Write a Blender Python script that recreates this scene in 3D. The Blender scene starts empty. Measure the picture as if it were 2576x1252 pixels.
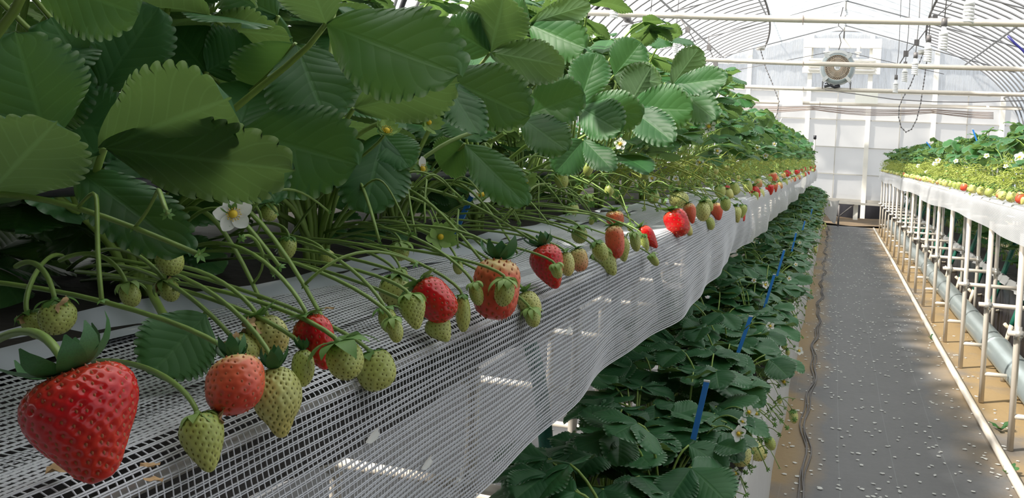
import bpy, math, random
import numpy as np
from mathutils import Matrix, Vector
random.seed(7)
RNG = np.random.default_rng(7)
S = bpy.context.scene
COL = S.collection

# ------------------------------------------------------------------ camera
W, H = 2576., 1252.
F, PX, PY = 1950., 1560., 430.
VPX, VPY, ROLL = 2102., 404., .05
EYE = np.array([0., 0., 1.1])
yc = np.array([(VPX-PX)/F, -(VPY-PY)/F, 1.]); yc /= np.linalg.norm(yc)
zc = np.array([ROLL, 1., 0.]); zc[2] = -(ROLL*yc[0]+yc[1])/yc[2]; zc /= np.linalg.norm(zc)
xc = np.cross(zc, yc)
M3 = np.array([xc, yc, zc])                 # world = M3 @ (right, up, forward)
def ray(px, py): return M3 @ np.array([(px-PX)/F, -(py-PY)/F, 1.])
def at_depth(px, py, d): return EYE + d*ray(px, py)
def on(px, py, ax, val):
    d = ray(px, py); return EYE + (val-EYE[ax])/d[ax]*d
def depth_of(p): return float((M3.T @ (np.asarray(p)-EYE))[2])
def pix(p):
    c = M3.T @ (np.asarray(p)-EYE); return PX+F*c[0]/c[2], PY-F*c[1]/c[2]

cam = bpy.data.cameras.new('camera'); co = bpy.data.objects.new('camera', cam); COL.objects.link(co)
cam.sensor_fit = 'HORIZONTAL'; cam.sensor_width = 36; cam.lens = F/W*36
cam.shift_x = (W/2-PX)/W; cam.shift_y = (PY-H/2)/W
cam.clip_start = .02; cam.clip_end = 200
R = Matrix.Identity(4)
for i in range(3):
    R[i][0], R[i][1], R[i][2] = M3[i][0], M3[i][1], -M3[i][2]
co.matrix_world = Matrix.Translation(EYE) @ R
S.camera = co

# ------------------------------------------------------------------ light
wd = bpy.data.worlds.new('world'); S.world = wd; wd.use_nodes = True
bg = wd.node_tree.nodes['Background']; bg.inputs[0].default_value = (.86, .93, 1., 1); bg.inputs[1].default_value = 1.0
sun = bpy.data.lights.new('sun', 'SUN'); sun.energy = 19.0; sun.angle = math.radians(4); sun.color = (1., .94, .84)
so = bpy.data.objects.new('sun', sun); COL.objects.link(so)
sd = Vector((-.62, -.42, .80)).normalized()      # towards the sun
so.rotation_euler = sd.to_track_quat('Z', 'Y').to_euler()
S.view_settings.view_transform = 'Standard'; S.view_settings.look = 'None'
S.view_settings.exposure = -.12; S.view_settings.gamma = 1; S.view_settings.use_curve_mapping = False

# ------------------------------------------------------------------ materials
def mat(name):
    m = bpy.data.materials.new(name); m.use_nodes = True
    nt = m.node_tree; nt.nodes.clear()
    o = nt.nodes.new('ShaderNodeOutputMaterial')
    return m, nt, o
def nd(nt, t, **kw):
    n = nt.nodes.new(t)
    for k, v in kw.items():
        if k.startswith('i_'):
            n.inputs[int(k[2:])].default_value = v
        else: setattr(n, k, v)
    return n
def lk(nt, a, b): nt.links.new(a, b)
def mathn(nt, op, a, b=None, clamp=False):
    n = nt.nodes.new('ShaderNodeMath'); n.operation = op; n.use_clamp = clamp
    for i, x in enumerate((a, b)):
        if x is None: continue
        if isinstance(x, (int, float)): n.inputs[i].default_value = x
        else: lk(nt, x, n.inputs[i])
    return n.outputs[0]
def mixc(nt, fac, a, b):
    n = nt.nodes.new('ShaderNodeMix'); n.data_type = 'RGBA'
    for s, x in ((n.inputs[0], fac), (n.inputs[6], a), (n.inputs[7], b)):
        if isinstance(x, (int, float)): s.default_value = x
        elif isinstance(x, tuple): s.default_value = (*x, 1)
        else: lk(nt, x, s)
    return n.outputs[2]
def ramp(nt, fac, lo, hi):
    n = nt.nodes.new('ShaderNodeMapRange'); n.clamp = True
    lk(nt, fac, n.inputs[0]); n.inputs[1].default_value = lo; n.inputs[2].default_value = hi
    return n.outputs[0]
def noise(nt, scale, detail=3, vec=None, rough=.55):
    n = nd(nt, 'ShaderNodeTexNoise'); n.inputs['Scale'].default_value = scale; n.inputs['Detail'].default_value = detail
    n.inputs['Roughness'].default_value = rough
    if vec is not None: lk(nt, vec, n.inputs['Vector'])
    return n.outputs[0]
def objco(nt): return nd(nt, 'ShaderNodeTexCoord').outputs['Object']

def plain(name, col, rough=.5, metal=0., var=.12, scale=30., bump=0., spec=.5, trans=0.):
    m, nt, o = mat(name)
    c = objco(nt); n = noise(nt, scale, 3, c)
    lo = tuple(x*(1-var) for x in col); hi = tuple(min(1, x*(1+var)) for x in col)
    b = nd(nt, 'ShaderNodeBsdfPrincipled')
    colr = mixc(nt, n, lo, hi); lk(nt, colr, b.inputs['Base Color'])
    b.inputs['Roughness'].default_value = rough; b.inputs['Metallic'].default_value = metal
    b.inputs['Specular IOR Level'].default_value = spec
    if bump:
        bp = nd(nt, 'ShaderNodeBump'); bp.inputs['Strength'].default_value = bump; bp.inputs['Distance'].default_value = .002
        lk(nt, n, bp.inputs['Height']); lk(nt, bp.outputs[0], b.inputs['Normal'])
    if trans:
        t = nd(nt, 'ShaderNodeBsdfTranslucent'); lk(nt, colr, t.inputs[0])
        mx = nd(nt, 'ShaderNodeMixShader'); mx.inputs[0].default_value = trans
        lk(nt, b.outputs[0], mx.inputs[1]); lk(nt, t.outputs[0], mx.inputs[2]); lk(nt, mx.outputs[0], o.inputs[0])
    else: lk(nt, b.outputs[0], o.inputs[0])
    return m

def leaf_mat(name, top, vein, under, trans=.3):
    m, nt, o = mat(name)
    uv = nd(nt, 'ShaderNodeUVMap'); sp = nd(nt, 'ShaderNodeSeparateXYZ'); lk(nt, uv.outputs[0], sp.inputs[0])
    au = mathn(nt, 'ABSOLUTE', mathn(nt, 'MULTIPLY', mathn(nt, 'SUBTRACT', sp.outputs[0], .5), 2.))
    s = mathn(nt, 'SUBTRACT', sp.outputs[1], mathn(nt, 'MULTIPLY', au, .30))
    fr = mathn(nt, 'FRACT', mathn(nt, 'MULTIPLY', s, 8.))
    tri = mathn(nt, 'ABSOLUTE', mathn(nt, 'SUBTRACT', fr, .5))        # .5 at a vein, 0 between veins
    side = ramp(nt, tri, .40, .495)
    mid = ramp(nt, au, .07, .02)
    vn = mathn(nt, 'MAXIMUM', mathn(nt, 'MULTIPLY', side, .6), mid)
    oi = nd(nt, 'ShaderNodeObjectInfo'); rnd = oi.outputs['Random']
    n = noise(nt, 3.5, 4, uv.outputs[0])
    dk = tuple(x*.72 for x in top); lt = (top[0]*1.8, top[1]*1.4, top[2]*1.2)
    tc = mixc(nt, rnd, dk, lt); tc = mixc(nt, mathn(nt, 'MULTIPLY', n, .45), tc, lt)
    tc = mixc(nt, mathn(nt, 'MULTIPLY', vn, .4), tc, vein)
    uc = mixc(nt, rnd, tuple(x*.8 for x in under), tuple(x*1.15 for x in under))
    uc = mixc(nt, mathn(nt, 'MULTIPLY', vn, .65), uc, tuple(min(1, x*1.7) for x in under))
    ge = nd(nt, 'ShaderNodeNewGeometry')
    c = mixc(nt, ge.outputs['Backfacing'], tc, uc)
    at = nd(nt, 'ShaderNodeAttribute'); at.attribute_name = 'tip'
    c = mixc(nt, mathn(nt, 'MULTIPLY', at.outputs['Fac'], .38), c, (.62, .72, .60))
    b = nd(nt, 'ShaderNodeBsdfPrincipled'); lk(nt, c, b.inputs['Base Color'])
    b.inputs['Roughness'].default_value = .48; b.inputs['Specular IOR Level'].default_value = .35
    bp = nd(nt, 'ShaderNodeBump'); bp.inputs['Strength'].default_value = .18; bp.inputs['Distance'].default_value = .003
    hgt = mathn(nt, 'SUBTRACT', mathn(nt, 'MULTIPLY', n, .25), mathn(nt, 'ADD', mathn(nt, 'MULTIPLY', mathn(nt, 'POWER', mathn(nt, 'MULTIPLY', tri, 2.), 2.), .6), mid))
    lk(nt, hgt, bp.inputs['Height']); lk(nt, bp.outputs[0], b.inputs['Normal'])
    t = nd(nt, 'ShaderNodeBsdfTranslucent'); lk(nt, mixc(nt, .5, c, (.27, .45, .065)), t.inputs[0])
    mx = nd(nt, 'ShaderNodeMixShader'); mx.inputs[0].default_value = trans
    lk(nt, b.outputs[0], mx.inputs[1]); lk(nt, t.outputs[0], mx.inputs[2]); lk(nt, mx.outputs[0], o.inputs[0])
    return m

def fruit_mat(name, shoulder, mid, tip, rough=.28, sss=0., spotty=.15):
    """ripeness runs from the shoulder to the tip of the berry"""
    m, nt, o = mat(name)
    tc = nd(nt, 'ShaderNodeTexCoord'); sp = nd(nt, 'ShaderNodeSeparateXYZ'); lk(nt, tc.outputs['Generated'], sp.inputs[0])
    n = noise(nt, 3., 3, tc.outputs['Generated'])
    z = mathn(nt, 'ADD', sp.outputs[2], mathn(nt, 'MULTIPLY', mathn(nt, 'SUBTRACT', n, .5), spotty*3))
    c = mixc(nt, ramp(nt, z, .15, .55), tip, mid); c = mixc(nt, ramp(nt, z, .72, .97), c, shoulder)
    b = nd(nt, 'ShaderNodeBsdfPrincipled'); lk(nt, c, b.inputs['Base Color'])
    b.inputs['Roughness'].default_value = rough; b.inputs['Specular IOR Level'].default_value = .55
    if sss:
        b.inputs['Subsurface Weight'].default_value = sss; b.inputs['Subsurface Radius'].default_value = (.004, .002, .001)
        b.inputs['Subsurface Scale'].default_value = 1.
    lk(nt, b.outputs[0], o.inputs[0])
    return m

def film_mat(name, clear, tint=(.9, .93, .95), streak=0., bumpy=.3):
    m, nt, o = mat(name)
    c = objco(nt)
    tr = nd(nt, 'ShaderNodeBsdfTransparent'); tl = nd(nt, 'ShaderNodeBsdfTranslucent'); tl.inputs[0].default_value = (*tint, 1)
    df = nd(nt, 'ShaderNodeBsdfDiffuse'); df.inputs[0].default_value = (*tint, 1)
    gl = nd(nt, 'ShaderNodeBsdfGlossy'); gl.inputs['Roughness'].default_value = .22
    a = nd(nt, 'ShaderNodeMixShader'); a.inputs[0].default_value = .3; lk(nt, tl.outputs[0], a.inputs[1]); lk(nt, df.outputs[0], a.inputs[2])
    b = nd(nt, 'ShaderNodeMixShader'); b.inputs[0].default_value = .10; lk(nt, a.outputs[0], b.inputs[1]); lk(nt, gl.outputs[0], b.inputs[2])
    mp = nd(nt, 'ShaderNodeMapping'); mp.inputs['Scale'].default_value = (9., 9., 1.2); lk(nt, c, mp.inputs[0])
    n = noise(nt, 2., 4, mp.outputs[0], .65)
    bp = nd(nt, 'ShaderNodeBump'); bp.inputs['Strength'].default_value = bumpy; bp.inputs['Distance'].default_value = .03
    lk(nt, n, bp.inputs['Height']); lk(nt, bp.outputs[0], gl.inputs['Normal']); lk(nt, bp.outputs[0], df.inputs['Normal'])
    x = nd(nt, 'ShaderNodeMixShader')
    if streak:
        mp2 = nd(nt, 'ShaderNodeMapping'); mp2.inputs['Scale'].default_value = (60., 60., 5.); lk(nt, c, mp2.inputs[0])
        n2 = noise(nt, 1., 3, mp2.outputs[0])
        lk(nt, mathn(nt, 'SUBTRACT', clear+streak, mathn(nt, 'MULTIPLY', ramp(nt, n2, .42, .62), streak*1.6)), x.inputs[0])
    else: x.inputs[0].default_value = clear
    lk(nt, b.outputs[0], x.inputs[1]); lk(nt, tr.outputs[0], x.inputs[2]); lk(nt, x.outputs[0], o.inputs[0])
    return m

def weave_mat(name, open_, tint=(.80, .81, .84)):
    """white shade net too far off to tell its threads apart"""
    m, nt, o = mat(name)
    c = objco(nt); sp = nd(nt, 'ShaderNodeSeparateXYZ'); lk(nt, c, sp.inputs[0])
    z = mathn(nt, 'ADD', mathn(nt, 'MULTIPLY', sp.outputs[2], 270.), mathn(nt, 'MULTIPLY', sp.outputs[0], 200.))
    st = mathn(nt, 'ABSOLUTE', mathn(nt, 'SUBTRACT', mathn(nt, 'FRACT', z), .5))
    hole = mathn(nt, 'MULTIPLY', ramp(nt, st, .38, .22), open_)
    d = nd(nt, 'ShaderNodeBsdfDiffuse'); lk(nt, mixc(nt, noise(nt, 9., 3, c), tuple(x*.9 for x in tint), tint), d.inputs[0])
    tl = nd(nt, 'ShaderNodeBsdfTranslucent'); tl.inputs[0].default_value = (*tint, 1)
    a = nd(nt, 'ShaderNodeMixShader'); a.inputs[0].default_value = .3; lk(nt, d.outputs[0], a.inputs[1]); lk(nt, tl.outputs[0], a.inputs[2])
    tr = nd(nt, 'ShaderNodeBsdfTransparent'); x = nd(nt, 'ShaderNodeMixShader'); lk(nt, hole, x.inputs[0])
    lk(nt, a.outputs[0], x.inputs[1]); lk(nt, tr.outputs[0], x.inputs[2]); lk(nt, x.outputs[0], o.inputs[0])
    return m

def floor_mat():
    m, nt, o = mat('woven_ground_cover')
    c = objco(nt); sp = nd(nt, 'ShaderNodeSeparateXYZ'); lk(nt, c, sp.inputs[0])
    n1 = noise(nt, 2.2, 5, c); n2 = noise(nt, 40., 3, c)
    base = mixc(nt, n1, (.10, .103, .112), (.17, .172, .18))
    base = mixc(nt, mathn(nt, 'MULTIPLY', n2, .5), base, (.20, .20, .20))
    # thin pale marker threads woven in along the rows
    xw = mathn(nt, 'ADD', sp.outputs[0], mathn(nt, 'MULTIPLY', noise(nt, .8, 1, c), .05))
    ln = mathn(nt, 'ABSOLUTE', mathn(nt, 'SUBTRACT', mathn(nt, 'FRACT', mathn(nt, 'MULTIPLY', xw, 5.2)), .5))
    base = mixc(nt, mathn(nt, 'MULTIPLY', ramp(nt, ln, .012, .004), .25), base, (.3, .33, .33))
    # mud washed out along the bench legs and the lower bed
    mud = mathn(nt, 'ADD', ramp(nt, mathn(nt, 'ADD', sp.outputs[0], mathn(nt, 'MULTIPLY', n1, .35)), .66, .92), mathn(nt, 'MULTIPLY', ramp(nt, mathn(nt, 'SUBTRACT', mathn(nt, 'MULTIPLY', n1, .25), sp.outputs[0]), .10, .24), ramp(nt, sp.outputs[0], -.24, -.18)), True)
    base = mixc(nt, mathn(nt, 'MULTIPLY', mud, ramp(nt, n1, .25, .45)), base, (.30, .21, .105))
    b = nd(nt, 'ShaderNodeBsdfPrincipled'); lk(nt, base, b.inputs['Base Color']); b.inputs['Roughness'].default_value = .62
    bp = nd(nt, 'ShaderNodeBump'); bp.inputs['Strength'].default_value = .4; bp.inputs['Distance'].default_value = .004
    lk(nt, n2, bp.inputs['Height']); lk(nt, bp.outputs[0], b.inputs['Normal'])
    lk(nt, b.outputs[0], o.inputs[0])
    return m

MT = {}
MT['leaf'] = leaf_mat('leaf_green', (.030, .128, .046), (.09, .24, .08), (.092, .168, .080), .36)
MT['leaf_low'] = leaf_mat('leaf_deep_green', (.022, .110, .045), (.06, .19, .06), (.10, .20, .075), .20)
MT['petiole'] = plain('stalk_green', (.24, .36, .075), .45, 0, .25, 40)
MT['stalk'] = plain('fruit_stalk_green', (.19, .30, .065), .45, 0, .3, 60)
MT['stalk_y'] = plain('fruit_stalk_yellow', (.36, .42, .075), .45, 0, .3, 60)
MT['bract_y'] = plain('bract_yellow_green', (.36, .44, .08), .5, 0, .35, 60, trans=.25)
MT['calyx'] = plain('calyx_green', (.13, .28, .06), .5, 0, .35, 60, trans=.2)
MT['calyx_dark'] = plain('calyx_dark_green', (.035, .13, .035), .45, 0, .35, 60, trans=.12)
MT['calyx_pale'] = plain('calyx_pale_green', (.28, .44, .12), .5, 0, .3, 60, trans=.2)
MT['ripe'] = fruit_mat('ripe_red', (.58, .05, .025), (.56, .008, .012), (.58, .022, .010), .20, 0, .10)
MT['half'] = fruit_mat('half_ripe', (.70, .55, .22), (.68, .13, .055), (.62, .06, .03), .32, 0, .15)
MT['blush'] = fruit_mat('blushing', (.62, .60, .22), (.62, .42, .17), (.60, .22, .10), .36, 0, .2)
MT['green'] = fruit_mat('unripe_green', (.36, .44, .10), (.40, .47, .12), (.44, .48, .13), .38, 0, .15)
MT['pale'] = fruit_mat('unripe_pale', (.50, .54, .18), (.56, .58, .20), (.58, .52, .16), .36, 0, .15)
MT['seed_r'] = plain('seed_amber', (.40, .10, .03), .35)
MT['seed_g'] = plain('seed_olive', (.17, .17, .02), .45)
MT['petal'] = plain('petal_white', (.84, .85, .82), .6, 0, .05, 20, trans=.3)
MT['yellow'] = plain('pollen_yellow', (.80, .56, .04), .6, 0, .2, 300)
MT['withered'] = plain('withered_tan', (.45, .30, .15), .8, 0, .4, 200)
MT['net'] = plain('net_thread', (.60, .62, .66), .7, 0, .08, 20)
MT['netfar'] = weave_mat('net_far', .45)
MT['mulch'] = plain('white_mulch', (.50, .54, .60), .4, 0, .12, 8, .25)
MT['liner'] = plain('black_liner', (.012, .012, .015), .55, 0, .4, 10, .3)
MT['wliner'] = plain('white_liner', (.66, .66, .66), .5, 0, .12, 5, .4, trans=.15)
MT['steel'] = plain('galvanised', (.58, .56, .52), .38, .55, .12, 14, .1)
MT['rib'] = plain('rib_grey', (.26, .26, .27), .5, .3, .1, 10)
MT['steel_cream'] = plain('cream_pipe', (.70, .64, .56), .42, .15, .08, 10)
MT['duct'] = plain('duct_metal', (.40, .46, .47), .33, .6, .12, 6)
MT['hose'] = plain('green_hose', (.012, .12, .08), .35, 0, .4, 260, .3)
MT['pvc'] = plain('cream_pvc', (.66, .58, .46), .5)
MT['blue'] = plain('blue_plastic', (.04, .24, .72), .4)
MT['blackplastic'] = plain('black_plastic', (.02, .02, .026), .42, 0, .3, 30, .2)
MT['wire'] = plain('dark_wire', (.16, .15, .15), .5, .2)
MT['cable'] = plain('cable_brown', (.26, .20, .17), .6)
MT['cfl'] = plain('lamp_white', (.88, .88, .88), .3, 0, .02)
MT['fan'] = plain('fan_grey', (.34, .39, .40), .45)
MT['fan_l'] = plain('fan_light_grey', (.55, .56, .55), .45)
MT['grille'] = plain('fan_beige', (.52, .42, .32), .5)
MT['card'] = plain('card_cream', (.86, .85, .78), .6, 0, .03)
MT['frame_w'] = plain('frame_white', (.82, .80, .74), .45, 0, .04)
MT['film'] = film_mat('roof_film', .50, (.92, .94, .96))
MT['film2'] = film_mat('curtain_film', .10, (.55, .59, .63), 0, .6)
MT['gable'] = film_mat('gable_film', .12, (.70, .72, .75), .24, .6)
MT['panel'] = film_mat('wall_sheet', .06, (.93, .92, .91), 0, .1)
MT['floor'] = floor_mat()
MT['peat'] = plain('dark_peat', (.018, .015, .012), .9, 0, .5, 60, .6)
MT['board'] = plain('added_end_board', (.16, .16, .15), .8, 0, .3, 6)
MT['sun_blocker'] = plain('sun_blocker_cloth', (.10, .105, .10), .8, 0, .2, 40, trans=.12)  # dark cloth for the added sheet that shades the near end
MT['soil'] = plain('brown_soil', (.17, .12, .07), .9, 0, .45, 6, .6)
MT['white_tag'] = plain('white_tag', (.8, .8, .8), .5)
MT['ink'] = plain('ink_grey', (.15, .15, .17), .6)
MT['navy'] = plain('navy_plastic', (.03, .03, .20), .4)

# ------------------------------------------------------------------ mesh helpers
def mesh(name, V, Fc, m, smooth=True, uv=None, tip=None):
    me = bpy.data.meshes.new(name); me.from_pydata([tuple(map(float, v)) for v in V], [], Fc)
    if smooth: me.polygons.foreach_set('use_smooth', [True]*len(me.polygons))
    if uv is not None:
        l = me.uv_layers.new(name='UVMap'); li = np.empty(len(me.loops), dtype=np.int32); me.loops.foreach_get('vertex_index', li)
        l.data.foreach_set('uv', np.asarray(uv, dtype=np.float32)[li].ravel())
    if tip is not None:
        a = me.attributes.new('tip', 'FLOAT', 'POINT'); a.data.foreach_set('value', np.asarray(tip, dtype=np.float32))
    if m is not None: me.materials.append(m)
    return me
class MB:
    def __init__(s): s.v = []; s.f = []
    def add(s, V, Fc):
        k = len(s.v); s.v.extend([tuple(v) for v in V]); s.f.extend([tuple(i+k for i in f) for f in Fc]); return s
    def tube(s, pts, r, n=8, cap=True): return s.add(*tube(pts, r, n, cap))
    def box(s, c, d, rot=None):
        q = np.array([(x, y, z) for z in (-.5, .5) for y in (-.5, .5) for x in (-.5, .5)])*np.array(d)
        if rot is not None: q = q @ np.array(rot.to_3x3()).T
        return s.add(q+np.array(c), [(0, 2, 3, 1), (4, 5, 7, 6), (0, 1, 5, 4), (2, 6, 7, 3), (0, 4, 6, 2), (1, 3, 7, 5)])
    def mesh(s, name, m, smooth=True): return mesh(name, s.v, s.f, m, smooth)
def tube(pts, r, n=8, cap=True):
    P = np.asarray(pts, float); k = len(P); r = np.broadcast_to(np.asarray(r, float), (k,))
    T = np.gradient(P, axis=0); T /= np.linalg.norm(T, axis=1)[:, None]+1e-12
    up = np.array([0., 0, 1]) if abs(T[0][2]) < .9 else np.array([1., 0, 0])
    A = np.cross(T[0], up); A /= np.linalg.norm(A); V = []
    ang = np.arange(n)*2*np.pi/n
    for i in range(k):
        A = A-T[i]*A.dot(T[i]); A /= np.linalg.norm(A)+1e-12; B = np.cross(T[i], A)
        V.append(P[i]+r[i]*(np.cos(ang)[:, None]*A+np.sin(ang)[:, None]*B))
    V = np.concatenate(V); Fc = []
    for i in range(k-1):
        for j in range(n):
            Fc.append((i*n+j, i*n+(j+1) % n, (i+1)*n+(j+1) % n, (i+1)*n+j))
    if cap: Fc += [tuple(range(n))[::-1], tuple(range((k-1)*n, k*n))]
    return V, Fc
def bez(p0, p1, p2, p3, n=10):
    t = np.linspace(0, 1, n)[:, None]; p0, p1, p2, p3 = map(np.asarray, (p0, p1, p2, p3))
    return (1-t)**3*p0+3*t*(1-t)**2*p1+3*t*t*(1-t)*p2+t**3*p3
def lathe(prof, n=24):
    V = []; k = len(prof)
    for r, z in prof:
        for j in range(n): a = 2*math.pi*j/n; V.append((r*math.cos(a), r*math.sin(a), z))
    Fc = [(i*n+j, i*n+(j+1) % n, (i+1)*n+(j+1) % n, (i+1)*n+j) for i in range(k-1) for j in range(n)]
    return np.array(V), Fc
def obj(name, me, parent=None, mw=None, label=None, cat=None, group=None, kind=None):
    o = bpy.data.objects.new(name, me); COL.objects.link(o)
    if parent is not None: o.parent = parent
    if mw is not None: o.matrix_local = mw
    return tag(o, label, cat, group, kind)
def tag(o, label=None, cat=None, group=None, kind=None):
    if label: o['label'] = label
    if cat: o['category'] = cat
    if group: o['group'] = group
    if kind: o['kind'] = kind
    return o
def empty(name, loc, label, cat, group=None, kind=None):
    o = bpy.data.objects.new(name, None); o.empty_display_size = .02; COL.objects.link(o)
    o.location = tuple(loc); return tag(o, label, cat, group, kind)
def frame(origin, y, zhint, scale=1.):
    """matrix with local +Y along y and local +Z near zhint"""
    y = Vector(y).normalized(); z = Vector(zhint); z = (z-y*z.dot(y))
    if z.length < 1e-5: z = y.orthogonal()
    z.normalize(); x = y.cross(z)
    sc = scale if isinstance(scale, (tuple, list)) else (scale,)*3
    m = Matrix.Identity(4)
    for i in range(3): m[i][0] = x[i]*sc[0]; m[i][1] = y[i]*sc[1]; m[i][2] = z[i]*sc[2]; m[i][3] = origin[i]
    return m
rn = random.uniform
# ------------------------------------------------------------------ setting: floor, wall, roof
YW = 14.1                                            # far wall
def grid_sheet(xs, ys, fn):
    V = [fn(x, y) for y in ys for x in xs]; n = len(xs)
    return V, [(j*n+i, j*n+i+1, (j+1)*n+i+1, (j+1)*n+i) for j in range(len(ys)-1) for i in range(n-1)]
V, Fc = grid_sheet(np.linspace(-4, 4, 33), np.linspace(-3, 18, 43), lambda x, y: (x, y, .004*math.sin(3*x+y)*math.sin(1.7*y)-.004))
obj('floor', mesh('floor', V, Fc, MT['floor']), label='dark woven weed-control fabric floor of the greenhouse aisle', kind='structure')
b = MB()
V, Fc = grid_sheet(np.linspace(-3.6, 3.6, 25), np.linspace(13.75, 17, 12), lambda x, y: (x, y, .02+.02*math.sin(5*x)*math.sin(4*y)))
obj('ground_beyond', mesh('ground_beyond', V, Fc, MT['soil']), label='bare brown soil under the far wall', kind='structure')
# wrinkled seam of the ground cover
pts = [(-.055+.012*math.sin(y*5)+.008*math.sin(y*13), y, .001+.002*abs(math.sin(y*9))) for y in np.linspace(1.6, 13.5, 150)]
sm = MB()
for k in range(3): sm.tube([(p[0]+.009*(k-1)+.004*math.sin(p[1]*(7+k)), p[1], p[2]*.8) for p in pts], .003, 5)
obj('trim_1', sm.mesh('seam', MT['wire']), label='dark wrinkled overlap seam of the ground fabric', kind='structure')

AW, AH0, AA = 2.9, 1.6, 1.75
def arch(t): return AW*math.cos(t), AH0+AA*math.sin(t)
roof = empty('ceiling', (0, 0, 0), 'arched greenhouse roof of clear film over closely spaced pipe ribs', None, kind='structure')
ts = np.linspace(0, math.pi, 49); ysr = np.linspace(-3, YW, 36)
V, Fc = grid_sheet(list(ts), list(ysr), lambda t, y: (arch(t)[0]*1.008, y, AH0+(arch(t)[1]-AH0)*1.008+.01+.012*math.sin(y*7.3)*math.sin(t*9)))
obj('roof_film', mesh('roof_film', V, Fc, MT['film']), roof)
# side film down to the ground
for s in (-1, 1):
    V, Fc = grid_sheet([0, 1, 2], list(ysr), lambda k, y: (s*AW*1.008, y, AH0*(1-k/2.)))
    obj('side_film', mesh('side_film', V, Fc, MT['film']), roof)
V, Fc = grid_sheet(list(np.linspace(.05, math.pi-.05, 41)), list(np.linspace(-2.4, .05, 10)), lambda t, y: (arch(t)[0]*.985, y, AH0+(arch(t)[1]-AH0)*.985-.02-.02*math.cos(t*30)))
obj('added_sun_blocker', mesh('added_sun_blocker', V, Fc, MT['sun_blocker']), roof)  # out-of-view sheet added under the roof to shade the nearest leaves
rib = None
for k, y in enumerate(np.arange(-2., YW, .25)):
    if rib is None:
        b = MB(); b.tube([(AW*s, 0, z) for s, z in ((1, 0), (1, .8))]+[(arch(t)[0], 0, arch(t)[1]) for t in np.linspace(0, math.pi, 41)]+[(-AW, 0, .8), (-AW, 0, 0)], .0125, 6)
        rib = b.mesh('arch_rib', MT['rib'])
    o = obj('arch_rib', rib, roof, Matrix.Translation((0, float(y), 0)))
    if k % 6 == 2 and 4 < y < 9:
        bs = MB().tube([(arch(t)[0]*.992, float(y)+.05, arch(t)[1]*.994) for t in np.linspace(math.pi*.62, math.pi*.98, 20)], .017, 6); obj('black_strap', bs.mesh('black_strap', MT['blackplastic']), roof)
for t in (.42, .80, 1.18, math.pi-1.18, math.pi-.80, math.pi-.42):
    x, z = arch(t); b = MB().tube([(x*.99, y, z*.992-.02) for y in (-2.5, 5, YW)], .014, 6)
    obj('purlin', b.mesh('purlin', MT['rib']), roof)
# black fixing rails on two of the purlins, with clips
for t in (.62, math.pi-.62, math.pi-.9):
    x, z = arch(t); b = MB(); b.tube([(x*.985, 4.5, z*.985-.02), (x*.985, 8.6, z*.985-.02)], .022, 6)
    for y in np.arange(4.6, 8.5, .38): b.box((x*.985, y, z*.985-.02), (.06, .09, .06))
    obj('winder_rail', b.mesh('winder_rail', MT['wire']), roof)
# straight tie rods from the ridge to the haunches
for y in (6.3, 8.6, 10.6, 12.5):
    for s in (-1, 1):
        b = MB().tube([(0, y, 3.2), (s*2.45, y, 2.52)], .009, 5); obj('tie_rod', b.mesh('tie_rod', MT['rib']), roof)
b = MB().tube([(.02, y, 3.22) for y in (5.5, 10, YW)], .012, 6); obj('ridge_pole', b.mesh('ridge_pole', MT['steel']), roof)
for y in (4.2, 5.9, 7.2):
    b = MB().tube([(-2.0, y, 2.55), (-1.3, y+.9, 2.92)], .007, 5); obj('brace', b.mesh('brace', MT['wire']), roof)
    b = MB().tube([(2.1, y, 2.5), (1.3, y+.9, 2.92)], .007, 5); obj('brace', b.mesh('brace', MT['wire']), roof)

# inner film curtain slung under the ridge
def curtain(u, y):
    k = (YW-.9-y)/4.5; hw = (1.30-.75*min(k, 1)+.38*min(k, 1)**2); x = u*hw+.04
    return (x, y, 3.24-.30*abs(u)**1.2-.03*math.cos(y*6)*(1-u*u)-.02)
V, Fc = grid_sheet(list(np.linspace(-1, 1, 25)), list(np.linspace(7.6, YW-.9, 40)), curtain)
fc = empty('film_curtain', (0, YW-.9, 3.2), 'clear grey film curtain slung under the ridge above the fan', 'curtain')
fcm = fc.matrix_world; off = Matrix.Translation((0, -(YW-.9), -3.2))
obj('film_sheet', mesh('film_sheet', V, Fc, MT['film2']), fc, off)
for s in (-1, 1):
    b = MB(); pts = [curtain(s, y) for y in np.linspace(7.6, YW-.9, 60)]; b.tube(pts, .008, 5)
    for p in pts: b.box(p, (.022, .05, .022))
    obj('edge_cord', b.mesh('edge_cord', MT['wire']), fc, off)
b = MB().tube([(.02, YW-.9, 3.4), (.02, YW-.9, 3.1)], .012, 6); obj('hanger', b.mesh('hanger', MT['wire']), fc, off)

# near end wall behind the camera: unseen, added to darken the near bench
V, Fc = grid_sheet(list(np.linspace(-2.95, 2.95, 30)), [0, .5, 1], lambda x, k: (x, -2.4, k*(AH0+AA*math.sqrt(max(0, 1-(x/2.96)**2)))))
obj('added_wall_front', mesh('added_wall_front', V, Fc, MT['board']), label='unseen grey end wall added behind the viewer to darken the near bench', kind='structure')
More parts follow.
